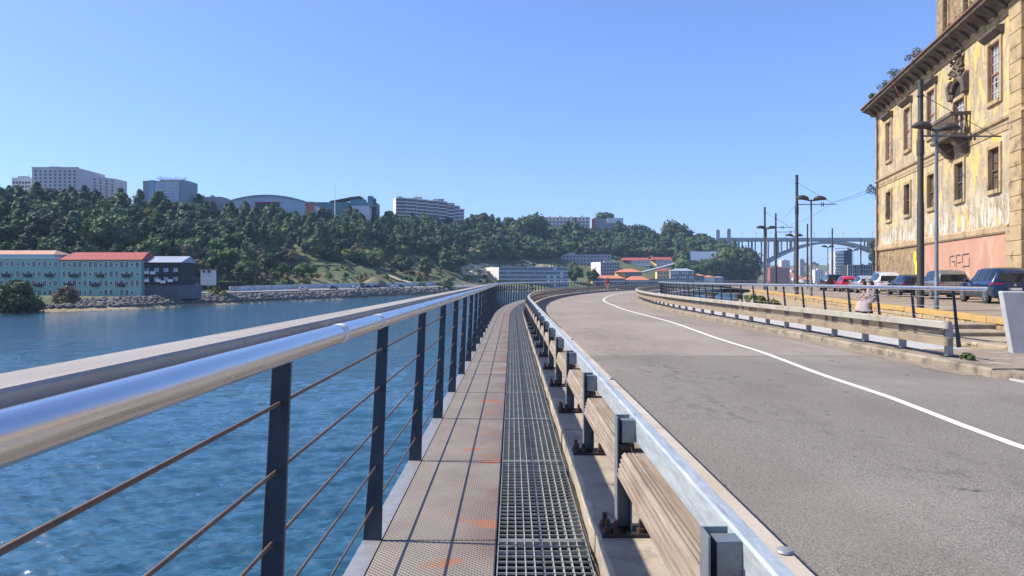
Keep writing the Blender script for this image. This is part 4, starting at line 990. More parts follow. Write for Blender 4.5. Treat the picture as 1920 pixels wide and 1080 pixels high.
house('small house with orange roof right of the dark row', 1301, 1320, 517, 540, 695, M_shade, M_orroof, 2.0, 4, 2, 9)
house('white gabled boathouse near the big green bank tree', 1320, 1340, 520, 540, 698, M_whiteb, M_orroof, 2.0, 4, 1, 9)
house('grey end house beside the big green bank tree', 1341, 1356, 520, 540, 700, M_greyb, M_slate, 1.0, 2, 1, 9)
# pale sheet canopy on the slope
e = empty('sheet_canopy', P(1295,489,820), 0, 'large pale blue sheet canopy on the slope by the bridge', 'canopy'); Lx = 53/F*820; mb = MB(); V = []
for i in range(11):
    t_ = i/10; sag = -2.4*sin(pi*t_)*0.5
    V += [(Lx*t_, 0, 0.5 + (1.5 if i else 0)*t_*0.2), (Lx*t_, 3.0, 11.0 + sag*0.6)]
mb.add(V, [(i*2, i*2+2, i*2+3, i*2+1) for i in range(10)]); n_ = len(V); mb.add([(x,y+0.3,z) for x,y,z in V], [(i*2, i*2+1, i*2+3, i*2+2) for i in range(10)])
mb.build('sheet', pm('pale_blue_sheet', (0.42,0.52,0.62), (0.36,0.46,0.56), 0.1, 0.6), e)
for x in (0.2, Lx*0.5, Lx-0.2): mb = MB(); mb.tube([(x,3.6,-8),(x,3.6,11.5)], 0.25, 6); mb.build('post', M_darkm, e)
# long ramp road in front of the houses
mb = MB(); a = P(1195,513,720); b = P(1275,492,830); mb.bar(a, b, 4, 1.2); tag(mb.build('ramp', M_greyb), 'sloping grey ramp road below the red roofed houses', 'ramp', kind='structure')
# little crane boom on the far quay
e = empty('boom_crane', P(872,540,470), 0, 'small white boom crane leaning over the far quay', 'crane'); mb = MB(); mb.tube([(0,0,0),(-5.4,0,6.2)], [0.32,0.2], 6); mb.build('boom', M_whiteb, e); mb = MB(); mb.box(-1,1.4,-1,1,-2,0.6); mb.build('cab', M_greyb, e)
# ================================================================ arch bridge
BY = 1068.0
M_brc = pm('bridge_concrete', (0.36,0.37,0.38), (0.30,0.31,0.32), 0.05, 0.85)
e = empty('arch_bridge', (XA(1563,BY), BY, 0), 0, 'long concrete arch bridge spanning the river in the distance', 'bridge')
zd = ZA(447, BY); bx0, bx1 = XA(1338,BY)-e.location.x, XA(1800,BY)-e.location.x
mb = MB(); mb.box(bx0, bx1, 0, 26, zd-3.4, zd); mb.build('deck', M_brc, e); mb = MB(); mb.box(bx0, bx1, -0.4, -0.02, zd-0.6, zd+1.0); mb.build('parapet', M_brc, e)
hs = 137.0; zs = -4.0; zc = zd - 3.6
def arch(x): return zc + (zs - zc)*(x/hs)**2
for yk in (2.0, 18.0):
    mb = MB(); N = 36
    for i in range(N):
        xa = -hs + 2*hs*i/N; xb = -hs + 2*hs*(i+1)/N; th = lambda x: 3.2 + 2.2*(abs(x)/hs)
        mb.add([(xa,yk,arch(xa)-th(xa)),(xb,yk,arch(xb)-th(xb)),(xb,yk,arch(xb)),(xa,yk,arch(xa)),(xa,yk+6,arch(xa)-th(xa)),(xb,yk+6,arch(xb)-th(xb)),(xb,yk+6,arch(xb)),(xa,yk+6,arch(xa))],
               [(0,1,2,3),(5,4,7,6),(3,2,6,7),(0,4,5,1)])
    mb.build('arch_rib', M_brc, e)
for i in range(-7, 8):
    x = i*19.0 + 9.5*0
    if abs(x) < 40 or abs(x) > 136: continue
    for dx in (-2.2, 2.2):
        mb = MB(); mb.box(x+dx-0.7, x+dx+0.7, 3, 5, arch(x)-0.5, zd-3.41); mb.box(x+dx-0.7, x+dx+0.7, 20, 22, arch(x)-0.5, zd-3.41); mb.build('column', M_brc, e)
for i in range(4):
    x = -hs - 8 - i*17
    for dx in (-2.2, 2.2): mb = MB(); mb.box(x+dx-0.8, x+dx+0.8, 3, 5, -6, zd-3.41); mb.box(x+dx-0.8, x+dx+0.8, 20, 22, -6, zd-3.41); mb.build('column', M_brc, e)
for px, hw, yt in ((1345,3.5,433),(1365.5,3.5,431)):
    x = XA(px,BY)-e.location.x; k_ = hw/F*BY; mb = MB(); mb.box(x-k_, x+k_, -3.4, -0.45, -4, ZA(yt,BY)); mb.box(x-k_*0.8, x+k_*0.8, -3.41, -0.46, ZA(yt,BY)+0.01, ZA(yt-2,BY)); mb.build('lift_tower', M_brc, e)
for i in range(15):
    x = bx0 + 20 + i*21; mb = MB(); mb.tube([(x,1,zd),(x,1,zd+9)], 0.28, 5); mb.box(x-2.0,x+2.0,0.8,1.2,zd+8.9,zd+9.2); mb.build('lamp', M_brc, e)
# ================================================================ buildings beyond and right of the bridge
e, W, H = bld('striped_tower', 'tall tower with white striped balconies and dark blue side beyond the quay', 1566, 1597, 471, 545, 620, M_darkm)
pw = W*0.5; mb = MB(); mb.box(0,pw,0,12,-4,H); mb.build('wall', M_greyb, e); mb = MB(); mb.box(pw+0.01,W,-0.5,12,-4,H+0.6); mb.build('side_wall', pm('deep_blue_cladding', (0.035,0.07,0.13),(0.03,0.055,0.10),0.5,0.4), e)
for f_ in range(13): mb = MB(); z = H/13*f_; mb.box(-0.8+0.6*(f_%2),pw-0.05,-1.3,-0.01,z+0.3,z+1.35); mb.build('balcony', M_whiteb, e)
for f_ in range(13):
    for k in range(3): link('window', win_mesh(0.9,1.5,M_darkm,M_pane,cross=False), e, loc=(pw+1.2+k*2.2, -0.5, H/13*f_+0.6))
e, W, H = bld('grid_building', 'pale unfinished building with a grid of dark openings beside the striped tower', 1590, 1636, 497, 545, 560, M_greyb)
walls(e, W, H, 12, M_darkm, z0=-4, y0=0.8)
for i in range(12): mb = MB(); x = W*i/11; mb.box(x-0.2,x+0.2,0,0.79,-4,H); mb.build('column', M_greyb, e)
for i in range(7): mb = MB(); z = H*i/6; mb.box(-0.25,W+0.25,-0.05,0.78,z-0.25,z+0.25); mb.build('slab', M_greyb, e)
e = empty('tower_crane', P(1590,545,640), 0, 'thin tower crane above the striped tower', 'crane'); mb = MB(); mb.bar((0,0,0),(0,0,37),0.9,0.9); mb.build('mast', M_redroof, e); mb = MB(); mb.bar((-12,0,36.5),(9,0,37.2),0.7,0.7); mb.build('jib', M_whiteb, e)
for i, (px0,px1,yt,Y,mt,lb) in enumerate([(1465,1481,488,1560,M_apt,'pinkish tower block on the skyline under the bridge'),(1500,1508,486,1700,M_greyb,'slim grey tower under the middle of the bridge'),(1437,1444,490,1650,M_greyb,'small grey tower just right of the big bank tree'),(1444,1480,502,1540,M_redroof,'long reddish block below the pinkish tower'),(1528,1545,506,1480,M_whiteb,'white block on the far shore under the bridge')]):
    e, W, H = bld('distant_block', lb, px0, px1, yt, 530, Y, mt); walls(e, W, H, 15, mt, z0=-10); wins(e, lin(1.5,W-1.5,max(2,int(W/6))), [H*(k+0.4)/6 for k in range(1,6)], 2.2, 2.0, M_whiteb, M_pane, cross=False)
    mb = MB(); mb.box(W*0.3,W*0.6,2,8,H+0.01,H+2.0); mb.build('roof_box', mt, e)
mb = MB(); mb.box(0,12,0,9,-4,6); hw_ = mb.build('wall', M_whiteb); hwm = hw_.data; bpy.data.objects.remove(hw_)
t0 = empty('tmp'); hr_ = hip_roof(t0, 12, 9, 6.01, 2.6, 0.5, M_orroof); hrm = hr_.data; bpy.data.objects.remove(hr_); bpy.data.objects.remove(t0)
wm_ = win_mesh(1.6, 1.8)
for i in range(64):
    px = r.uniform(1432, 1565); Y = r.uniform(1480, 1900); x = XA(px, Y); d = Y - 1500 - 0.15*x
    if d < 10: Y = 1515 + 0.15*x + r.uniform(0,150); x = XA(px, Y); d = Y - 1500 - 0.15*x
    z = float(np.interp(d, [0,25,150,350,600,900], [-8,-4,6,24,44,52]))
    e = empty('distant_house', (x, Y, z), r.uniform(-0.5,0.5), 'small white house with orange roof in the town beyond the bridge', 'house', 'houses of the town beyond the bridge'); k_ = r.uniform(0.8,1.5); e.scale = (k_,k_,k_)
    link('wall', hwm, e); link('roof', hrm, e)
    for xx in (3, 9): link('window', wm_, e, loc=(xx, 0, 2.6))
# ================================================================ quay on the right
q = NT('cobbled_quay'); wp = q.pos('world', (1,1,1), (0,0,RAD(12)))
bk = q.n('TexBrick'); bk.inputs['Scale'].default_value = 1.0; bk.inputs['Brick Width'].default_value = 0.22; bk.inputs['Row Height'].default_value = 0.13
bk.inputs['Mortar Size'].default_value = 0.014; bk.inputs['Color1'].default_value = (0.30,0.225,0.155,1); bk.inputs['Color2'].default_value = (0.20,0.155,0.115,1); bk.inputs['Mortar'].default_value = (0.07,0.058,0.046,1)
q.l(wp, bk.inputs['Vector']); n1 = q.noise(q.pos('world', (1,0.3,1)), 0.7, 5, 0.65)
c = q.mix(q.ramp(n1, [(0.42,0.0),(0.68,0.75)]), bk.outputs['Color'], (0.33,0.27,0.20)); q.base(c, 0.9)
q.bump(q.math('ADD', q.math('MULTIPLY', bk.outputs['Fac'], -1.0), q.noise(wp, 5, 3)), 0.5, 0.03); M_cob = q.m
M_ochre = pm('ochre_ground', (0.36,0.27,0.155), (0.27,0.20,0.12), 1.2, 0.95, 0, 0.6, 14, c3=(0.17,0.15,0.075), s3=0.8, t3=(0.52,0.7))
M_coping = pm('yellow_stone_coping', (0.42,0.26,0.07), (0.34,0.22,0.085), 1.5, 0.9, 0, 0.4, 16, c3=(0.30,0.24,0.15), s3=2.2, t3=(0.55,0.72))
M_rubble = pm('rubble_wall_stone', (0.40,0.29,0.16), (0.25,0.185,0.11), 2.5, 0.95, 0, 0.6, 14, c3=(0.15,0.115,0.08), s3=2.5)
WD = Vector((0.2113, 0.9774, 0)); WA = Vector((12.35, 17.6, 0))            # wall line
def wl(t, off=0.0, z=0.0):      # along the wall, offset to the land side
    return WA + WD*t + Vector((WD.y, -WD.x, 0))*off + Vector((0,0,z))
edge = [(9.42,2.0),(9.42,15.2),(9.5,28),(12.2,39),(15.3,50),(18.5,58),(21.6,66),(24.4,78),(32,93),(40,104),(58,125),(100,165),(190,260),(330,470)]
mb = MB(); V = []
for i, (x, y) in enumerate(edge):
    V += [(x, y, 0.03 if y > 30 else 0.0), (x + 150 - min(40, i*3), y - 4 if i < 5 else y, 0.03 if y > 30 else 0.0), (x, y, -9)]
mb.add(V, [(i*3, i*3+1, i*3+4, i*3+3) for i in range(len(edge)-1)] + [(i*3+2, i*3, i*3+3, i*3+5) for i in range(len(edge)-1)])
tag(mb.build('quay_ground', M_ochre), 'ochre earth strip of the quay behind the far railing', 'ground', kind='structure')
mb = MB(); ts = [0,10,20,30,40,50,60,80,100,140,200]; V = []
for t_ in ts: V += [wl(t_, 0.42, 0.30), wl(t_, 60, 0.34)]
mb.add(V, [(i*2, i*2+1, i*2+3, i*2+2) for i in range(len(ts)-1)]); tag(mb.build('parking_yard', M_cob, fix=False), 'brown cobbled yard where the cars are parked', 'yard', kind='structure')
# nearer paved bit before the concrete block
mb = MB(); mb.add([(7.8,2.0,0.045),(30,2.0,0.045),(30,14.5,0.045),(7.8,14.5,0.045)], [(0,1,2,3)]); tag(mb.build('verge', M_grit, fix=False), 'gritty verge beside the end of the low barrier', 'verge', kind='structure')
M_stone = pm('loose_stone', (0.38,0.30,0.20), (0.24,0.19,0.13), 3, 0.95, 0, 0.5, 16)
rg = random.Random(21)
wall = empty('quay_wall', WA, 0, 'low rubble quay wall with yellow coping stones', 'wall')
for k in range(0, 62):
    a, b = wl(k*1.02, 0.0), wl(k*1.02 + 1.0, 0.0); up = 0.43 + rg.uniform(-0.01,0.012)
    mb = MB(); mb.bar(a + Vector((0,0,up-0.085)) - WA, b + Vector((0,0,up-0.085)) - WA, 0.40 + rg.uniform(-.03,.03), 0.17); mb.build('coping_stone', M_coping, wall, bevel=0.012)
for k in range(0, 150):
    for rw_ in range(2):
        L = 0.42; a = wl(k*L + (0.2 if rw_ else 0), 0.0); b = wl(k*L + (0.2 if rw_ else 0) + L - 0.02, 0.0); z0, z1 = (-0.1, 0.10) if rw_ == 0 else (0.115, 0.262)
        mb = MB(); mb.bar(a + Vector((0,0,(z0+z1)/2)) - WA, b + Vector((0,0,(z0+z1)/2)) - WA, 0.33 + rg.uniform(-0.04,0.04), z1-z0)
        mb.build('stone', M_rubble, wall, bevel=0.01)
# steps and footing stones near the railing end
stp = empty('stone_steps', (11.0,17.0,0), 0, 'worn stone steps and slabs beside the concrete block', 'steps')
for i, (x0,x1,y0,y1,z0,z1) in enumerate([(9.9,12.2,18.6,19.4,-0.05,0.30),(9.8,12.0,17.6,18.58,-0.05,0.17),(9.7,11.9,15.8,17.55,-0.1,0.06),(9.75,10.6,14.6,15.75,-0.1,0.09)]):
    mb = MB(); mb.box(x0-11,x1-11,y0-17,y1-17,z0,z1); mb.build('slab', M_stone, stp, bevel=0.03)
# concrete block at the railing end
mb = MB(); mb.add([(9.28,13.7,-0.05),(12.8,13.0,-0.05),(12.85,13.3,-0.05),(9.40,13.99,-0.05),(9.10,13.75,1.19),(12.8,13.0,1.19),(12.85,13.3,1.19),(9.22,14.04,1.19)], [(0,3,2,1),(4,5,6,7),(0,1,5,4),(1,2,6,5),(2,3,7,6),(3,0,4,7)])
tag(mb.build('concrete_block', M_block, bevel=0.02), 'pale concrete block with slanted end where the far railing stops', 'concrete block')
# ================================================================ derelict palace
O_ = Vector((33.5, 68.0, 0)); FR = atan2(-0.976, -0.218)
pal = empty('derelict_palace', O_, FR, 'derelict three-storey yellow palace with peeling plaster and deep cornice', 'building')
q = NT('peeling_plaster'); oc = q.pos('obj'); sp = q.n('SeparateXYZ'); q.l(oc, sp.inputs[0]); zz = sp.outputs[2]; xx = sp.outputs[0]
nb = q.noise(q.pos('obj', (1,1,0.55)), 0.45, 6, 0.62, 0.4); nm_ = q.noise(q.pos('obj', (1.2,1.2,0.8)), 0.85, 7, 0.68, 0.5); nf_ = q.noise(oc, 6, 5, 0.7)
c = q.ramp(nb, [(0.40,(0.58,0.37,0.085)),(0.49,(0.54,0.385,0.16)),(0.57,(0.42,0.335,0.21)),(0.68,(0.27,0.21,0.14))])
c = q.mix(q.ramp(nm_, [(0.455,0.0),(0.53,0.95)]), c, q.ramp(nf_, [(0.35,(0.40,0.325,0.225)),(0.65,(0.22,0.17,0.115))]))
lowm = q.ramp(q.math('MULTIPLY_ADD', zz, 0.1, q.math('MULTIPLY', nb, 0.25)), [(0.66,1.0),(0.86,0.0)])
peel = q.math('MULTIPLY', lowm, q.ramp(q.noise(q.pos('obj', (1.4,1.4,0.7)), 1.1, 8, 0.75, 0.8), [(0.46,0.0),(0.53,1.0)]))
c = q.mix(peel, c, q.ramp(nf_, [(0.3,(0.46,0.41,0.33)),(0.7,(0.56,0.52,0.45))]))
stn = q.math('MULTIPLY', lowm, q.ramp(q.noise(q.pos('obj', (2.4,2.4,0.35)), 1.2, 6, 0.7), [(0.52,0.0),(0.64,0.85)]))
c = q.mix(stn, c, (0.15,0.11,0.07))
stk = q.ramp(q.noise(q.pos('obj', (2.6,2.6,0.22)), 0.9, 5, 0.7), [(0.54,0.0),(0.70,0.75)]); c = q.mix(stk, c, (0.155,0.115,0.075))
c = q.mix(q.ramp(q.noise(q.pos('obj', (3,3,1.2)), 2.2, 6, 0.75), [(0.60,0.0),(0.66,0.8)]), c, (0.50,0.44,0.355))
q.base(c, 0.95); q.bump(q.math('ADD', nf_, q.math('MULTIPLY', peel, -1.2)), 0.6, 0.05); M_plas = q.m
M_dress = pm('dressed_stone', (0.42,0.305,0.165), (0.29,0.215,0.125), 1.1, 0.95, 0, 0.5, 8, c3=(0.13,0.095,0.06), s3=1.4, t3=(0.52,0.68))
M_corn = pm('blackened_stone', (0.13,0.10,0.072), (0.06,0.048,0.04), 1.5, 0.95, 0, 0.6, 6, c3=(0.22,0.17,0.115), s3=1.2, t3=(0.56,0.7))
M_rub = pm('rubble_base', (0.33,0.225,0.11), (0.13,0.095,0.06), 1.8, 0.95, 0, 1.0, 4, c3=(0.40,0.335,0.25), s3=2.6, bd=0.08)
M_pink = pm('pink_painted_plaster', (0.43,0.24,0.165), (0.36,0.19,0.135), 0.7, 0.9, 0, 0.2, 12, c3=(0.52,0.34,0.26), s3=0.8, stretch=(1,1,0.5))
M_graf = pm('black_spray', (0.05,0.035,0.045), (0.07,0.05,0.06), 3, 0.8)
M_yspray = pm('yellow_spray', (0.80,0.62,0.03), (0.72,0.55,0.05), 3, 0.8)
M_redfr = pm('faded_red_frame', (0.28,0.085,0.06), (0.20,0.07,0.055), 3, 0.85)
M_brfr = pm('brown_shutter', (0.11,0.07,0.05), (0.075,0.05,0.04), 3, 0.85, 0, 0.3, 20)
M_oldglass = NT('dusty_glass'); v_ = M_oldglass.pos('world'); M_oldglass.base(M_oldglass.ramp(M_oldglass.noise(v_, 2.5, 4), [(0.35,(0.16,0.19,0.21)),(0.6,(0.30,0.33,0.34))]), 0.35); M_oldglass = M_oldglass.m
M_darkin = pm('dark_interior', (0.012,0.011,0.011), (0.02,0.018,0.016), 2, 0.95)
M_tile = pm('old_roof_tiles', (0.28,0.14,0.085), (0.17,0.10,0.07), 2, 0.95, 0, 0.5, 8)
M_iron = pm('dark_rusty_pipe', (0.16,0.085,0.06), (0.10,0.06,0.05), 2, 0.8)
TL = 46.0; ct = [4.2, 9.5, 15.15, 20.6, 26.0, 35.2, 40.6]       # bay centres along the facade
HW_U, HW_L = 0.80, 0.74
holes = []
for i, t_ in enumerate(ct):
    if i == 3: holes.append((t_-0.95, t_+0.95, 10.75, 14.3))
    else: holes.append((t_-HW_U, t_+HW_U, 11.75, 15.05))
    holes.append((t_-HW_L, t_+HW_L, 6.6, 9.0))
def holed(mb, x0, x1, z0, z1, hs_, y, dep=0.45):
    xs = sorted({x0, x1, *[h[0] for h in hs_], *[h[1] for h in hs_]}); zs = sorted({z0, z1, *[h[2] for h in hs_], *[h[3] for h in hs_]})
    idx = {}
    def vid(x, z):
        if (x, z) not in idx: idx[(x, z)] = len(V); V.append((x, y, z))
        return idx[(x, z)]
    V = []; Fs = []
    for a, b in zip(xs, xs[1:]):
        for c, d in zip(zs, zs[1:]):
            m_ = ((a+b)/2, (c+d)/2)
            if any(h[0] < m_[0] < h[1] and h[2] < m_[1] < h[3] for h in hs_): continue
            Fs.append((vid(a,c), vid(b,c), vid(b,d), vid(a,d)))
    for h in hs_:
        k = len(V); V += [(h[0],y,h[2]),(h[1],y,h[2]),(h[1],y,h[3]),(h[0],y,h[3]),(h[0],y+dep,h[2]),(h[1],y+dep,h[2]),(h[1],y+dep,h[3]),(h[0],y+dep,h[3])]
        Fs += [(k,k+1,k+5,k+4),(k+1,k+2,k+6,k+5),(k+2,k+3,k+7,k+6),(k+3,k,k+4,k+7)]
    mb.add(V, Fs)
mb = MB(); holed(mb, 0.0, TL, 4.15, 16.6, holes, 0.0); mb.add([(0,0,0),(0,14,0),(0,14,16.6),(0,0,16.6)], [(0,1,2,3)]); mb.build('facade_wall', M_plas, pal, fix=False)
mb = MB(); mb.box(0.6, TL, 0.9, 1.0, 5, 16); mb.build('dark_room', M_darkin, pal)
mb = MB(); mb.add([(0,0.02,0),(13.6,0.02,0),(13.6,0.02,4.15),(0,0.02,4.15)], [(0,1,2,3)]); mb.build('rubble_base', M_rub, pal, fix=False)
mb = MB(); mb.box(13.62, 28.0, -0.03, 0.5, 0, 4.05); mb.build('pink_base', M_pink, pal)
mb = MB(); mb.box(30.2, TL, -0.02, 0.5, 0, 4.05); mb.build('rubble_base', M_rub, pal)
def course(name, prof, x0, x1, mat=M_dress, seg=1.6):
    x = x0
    while x < x1 - 0.05:
        e_ = min(x + seg, x1); mb = MB(); mb.prism(prof, x + 0.008, e_ - 0.008, 'x'); mb.build(name, mat, pal); x = e_
course('base_course_stone', [(0.1,4.02),(-0.10,4.02),(-0.16,4.12),(-0.16,4.42),(-0.08,4.52),(0.1,4.52)], 0.0, 28.0)
course('base_course_stone', [(0.1,4.02),(-0.10,4.02),(-0.16,4.12),(-0.16,4.42),(-0.08,4.52),(0.1,4.52)], 30.2, TL)
course('string_course_stone', [(0.1,9.75),(-0.05,9.75),(-0.07,10.25),(-0.20,10.34),(-0.22,10.48),(-0.06,10.56),(0.1,10.56)], 0.0, TL)
course('frieze_stone', [(0.1,16.05),(-0.07,16.05),(-0.07,16.30),(-0.20,16.38),(-0.20,16.5),(0.1,16.5)], 0.0, TL)
# corner pilaster and the big pilaster of quoins
for j in range(20):
    z0 = 0.3 + j*0.8; mb = MB(); w_ = 0.75 if j % 2 else 1.0; mb.box(-0.06, w_*0.72, -0.07, 0.3, z0+0.01, z0+0.79); mb.build('quoin', M_dress, pal, bevel=0.015)
    mb = MB(); w_ = 1.9 if j < 5 else 1.45; x0 = 28.05 + (2.0-w_)/2; mb.box(x0+rg.uniform(-.04,.04), x0+w_+rg.uniform(-.04,.04), -0.28 if j < 5 else -0.20, 0.3, z0+0.01, z0+0.79); mb.build('pilaster_stone', M_dress, pal, bevel=0.02)
# cornice, soffit, brackets, roof
mb = MB(); mb.prism([(0.2,16.51),(-0.25,16.51),(-0.45,16.75),(-0.9,16.95),(-1.08,17.0),(-1.12,17.18),(-1.0,17.24),(0.2,17.24)], -0.75, TL, 'x'); mb.build('cornice', M_corn, pal)
mb = MB(); x = -0.9
while x < TL: mb = MB(); mb.prism([(-1.02,17.25),(-1.24,17.22),(-1.26,17.30),(-1.02,17.40)], x, x+0.24, 'x'); mb.build('eave_tile', M_tile, pal) if x < 36 else None; x += 0.27
x = 0.9
while x < 40:
    mb = MB(); mb.prism([(-0.21,16.32),(-0.30,16.34),(-0.5,16.55),(-0.85,16.80),(-0.93,16.95),(-0.40,16.70),(-0.21,16.56)], x-0.17, x+0.17, 'x'); mb.build('bracket', M_corn, pal); x += 1.36
mb = MB(); mb.add([(-1.0,-1.1,17.36),(TL,-1.1,17.36),(TL,7,21.8),(4.5,7,21.8),(-1.0,14,17.36)], [(0,1,2,3),(0,3,4)]); mb.build('roof', M_tile, pal, fix=False)
# tower behind the eaves
mb = MB(); holed(mb, 6.5, 17, 17.5, 28, [(8.2,9.3,21.3,26.6),(12.5,13.6,21.3,26.6)], 3.0, 0.5); mb.add([(6.5,3,17.5),(6.5,3,28),(6.5,9,28),(6.5,9,17.5)], [(0,1,2,3)]); mb.add([(17,3,17.5),(17,9,17.5),(17,9,28),(17,3,28)], [(0,1,2,3)])
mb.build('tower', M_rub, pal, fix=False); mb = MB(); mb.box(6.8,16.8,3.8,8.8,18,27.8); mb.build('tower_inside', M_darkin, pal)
for x in (8.75, 13.05):
    mb = MB(); mb.box(x-0.75,x-0.57,2.9,3.2,21.1,26.8); mb.box(x+0.57,x+0.75,2.9,3.2,21.1,26.8); mb.box(x-0.75,x+0.75,2.88,3.2,26.6,26.85); mb.build('tower_window_frame', M_dress, pal)
# windows
def window(t_, hw, z0, z1, fr, pane, hood, sash=True, seed=0):
    rw_ = random.Random(seed); h = z1 - z0; y = 0.16
    mb = MB(); mb.box(-hw, hw, y+0.03, y+0.05, 0, h); w_ = mb.build('window', pane if rw_.random() > 0.0 else M_darkin, pal, loc=(t_, 0, z0))
    g = MB(); f = 0.07; g.box(-hw,-hw+f,y-0.05,y+0.02,0,h); g.box(hw-f,hw,y-0.05,y+0.02,0,h); g.box(-hw+f,hw-f,y-0.045,y+0.02,h-f,h); g.box(-hw+f,hw-f,y-0.045,y+0.02,0,f); g.box(-hw+f,hw-f,y-0.06,y+0.02,h*0.48-0.05,h*0.48+0.05); g.build('frame', fr, w_)
    g = MB(); nx = 4 if hw > 0.77 else 2; nz = 6 if sash else 3
    for i in range(1, nx): x = -hw + 2*hw*i/nx; g.box(x-0.018,x+0.018,y-0.02,y+0.025,f,h-f)
    for i in range(1, nz): z = h*i/nz; g.box(-hw+f,hw-f,y-0.018,y+0.024,z-0.018,z+0.018)
    g.build('glazing_bars', M_frame if sash else fr, w_)
    if rw_.random() < 0.8:
        g = MB(); x = -hw + f + (2*hw-2*f)*rw_.choice((0,0.25,0.5)); zq = rw_.choice((0.08,0.25,0.3))*h; g.box(x+0.03,x+0.36,y+0.0,y+0.027,zq,zq+h*0.15); g.build('broken_pane', M_darkin, w_)
    g = MB(); k = 0.24; g.box(-hw-k,-hw,-0.10,0.12,-k,h+k); g.build('jamb', M_dress, w_); g = MB(); g.box(hw,hw+k,-0.10,0.12,-k,h+k); g.build('jamb', M_dress, w_)
    g = MB(); g.box(-hw+0.003,hw-0.003,-0.097,0.12,h+0.003,h+k-0.003); g.build('lintel', M_dress, w_); g = MB(); g.box(-hw+0.003,hw-0.003,-0.16,0.12,-k,-0.003); g.build('sill', M_dress, w_)
    if hood:
        g = MB(); g.prism([(0.0,h+k+0.02),(-0.13,h+k+0.02),(-0.42,h+k+0.28),(-0.46,h+k+0.42),(0.0,h+k+0.48)], -hw-k-0.25, hw+k+0.25, 'x'); g.build('hood', M_corn, w_)
    return w_
for i, t_ in enumerate(ct):
    if i != 3: window(t_, HW_U, 11.75, 15.05, M_redfr, M_oldglass, True, True, i)
    window(t_, HW_L, 6.6, 9.0, M_brfr, M_brfr if i % 2 == 0 else M_pane, False, False, 20+i)
# balcony door, balcony and coat of arms
t_ = ct[3]; w_ = window(t_, 0.95, 10.75, 13.1, M_redfr, M_oldglass, False, True, 99)
mb = MB(); n = 10
ring = [(0.95*cos(a), 13.3 + 0.95*sin(a)) for a in [pi*i/n for i in range(n+1)]]
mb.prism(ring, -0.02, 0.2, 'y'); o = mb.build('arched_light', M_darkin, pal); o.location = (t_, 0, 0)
mb = MB(); V = [(1.12*cos(a), -0.14, 13.3 + 1.12*sin(a)) for a in [pi*i/12 for i in range(13)]]; mb.tube(V, 0.2, 6); o = mb.build('arch_moulding', M_corn, pal); o.location = (t_, 0, 0)
bal = MB(); bal.prism([(0.0,10.4),(-1.15,10.4),(-1.2,10.5),(-1.2,10.6),(0,10.6)], t_-1.9, t_+1.9, 'x'); slab = bal.build('balcony_slab', M_corn, pal)
mb = MB(); mb.box(t_-1.85,t_+1.85,-1.17,-0.95,11.75,11.95); mb.box(t_-1.85,t_-1.63,-0.95,0,11.75,11.95); mb.box(t_+1.63,t_+1.85,-0.95,0,11.75,11.95); mb.build('balustrade_rail', M_corn, slab)
prof = [(0.07,0),(0.05,0.12),(0.11,0.42),(0.06,0.75),(0.08,1.14)]
for k in range(13): mb = MB(); mb.lathe(prof, 8, (t_-1.72+k*0.287,-1.06,10.605)); mb.build('baluster', M_corn, slab, smooth=True)
for k in range(3):
    for sx in (-1.74, 1.74): mb = MB(); mb.lathe(prof, 8, (t_+sx,-0.22-k*0.28,10.605)); mb.build('baluster', M_corn, slab, smooth=True)
for sx in (-1.3, 1.3): mb = MB(); mb.prism([(0,9.4),(-0.35,9.5),(-0.75,9.95),(-1.05,10.39),(0,10.39)], t_+sx-0.3, t_+sx+0.3, 'x'); mb.build('console', M_corn, slab, bevel=0.03)
crest = MB(); rgc = random.Random(8)
for k in range(46):
    a = rgc.uniform(-1,1); b = rgc.random(); x = t_ + a*(1.15 - 0.5*b); z = 14.45 + b*2.0; s = rgc.uniform(0.07,0.16)
    crest.lathe([(s*0.3,-s),(s,-s*0.4),(s*0.9,s*0.4),(s*0.25,s)], 6, (x, -0.12 - rgc.random()*0.22, z))
crest.prism([(t_-0.6,14.6),(t_+0.6,14.6),(t_+0.75,15.5),(t_,16.3),(t_-0.75,15.5)], -0.16, 0.1, 'y'); crest.build('carved_crest', M_corn, pal, smooth=True, angle=50)
for sx in (-1.35, 1.35): mb = MB(); mb.prism([(0.05,13.2),(-0.3,13.3),(-0.4,14.2),(-0.2,14.6),(0.05,14.6)], t_+sx-0.18, t_+sx+0.18, 'x'); mb.build('scroll', M_corn, pal, bevel=0.04)
# downpipes
for x, zt in ((0.9,16.2),(30.6,22),(13.6,16.2)):
    if x == 13.6: mb = MB(); mb.tube([(x,-0.12,0.3),(x,-0.12,4.2)], 0.07, 8)
    else: mb = MB(); mb.tube([(x,-0.30 if x > 20 else -0.16,0.3),(x,-0.30 if x > 20 else -0.16,16.1),(x,-0.9,16.8)], 0.085, 8)
    mb.build('downpipe', M_iron, pal, smooth=True)
mb = MB(); mb.tube([(9.6,-1.1,17.3),(9.3,-0.6,16.2),(9.3,-0.16,15.6)], 0.06, 6); mb.build('rain_spout', M_redfr, pal)
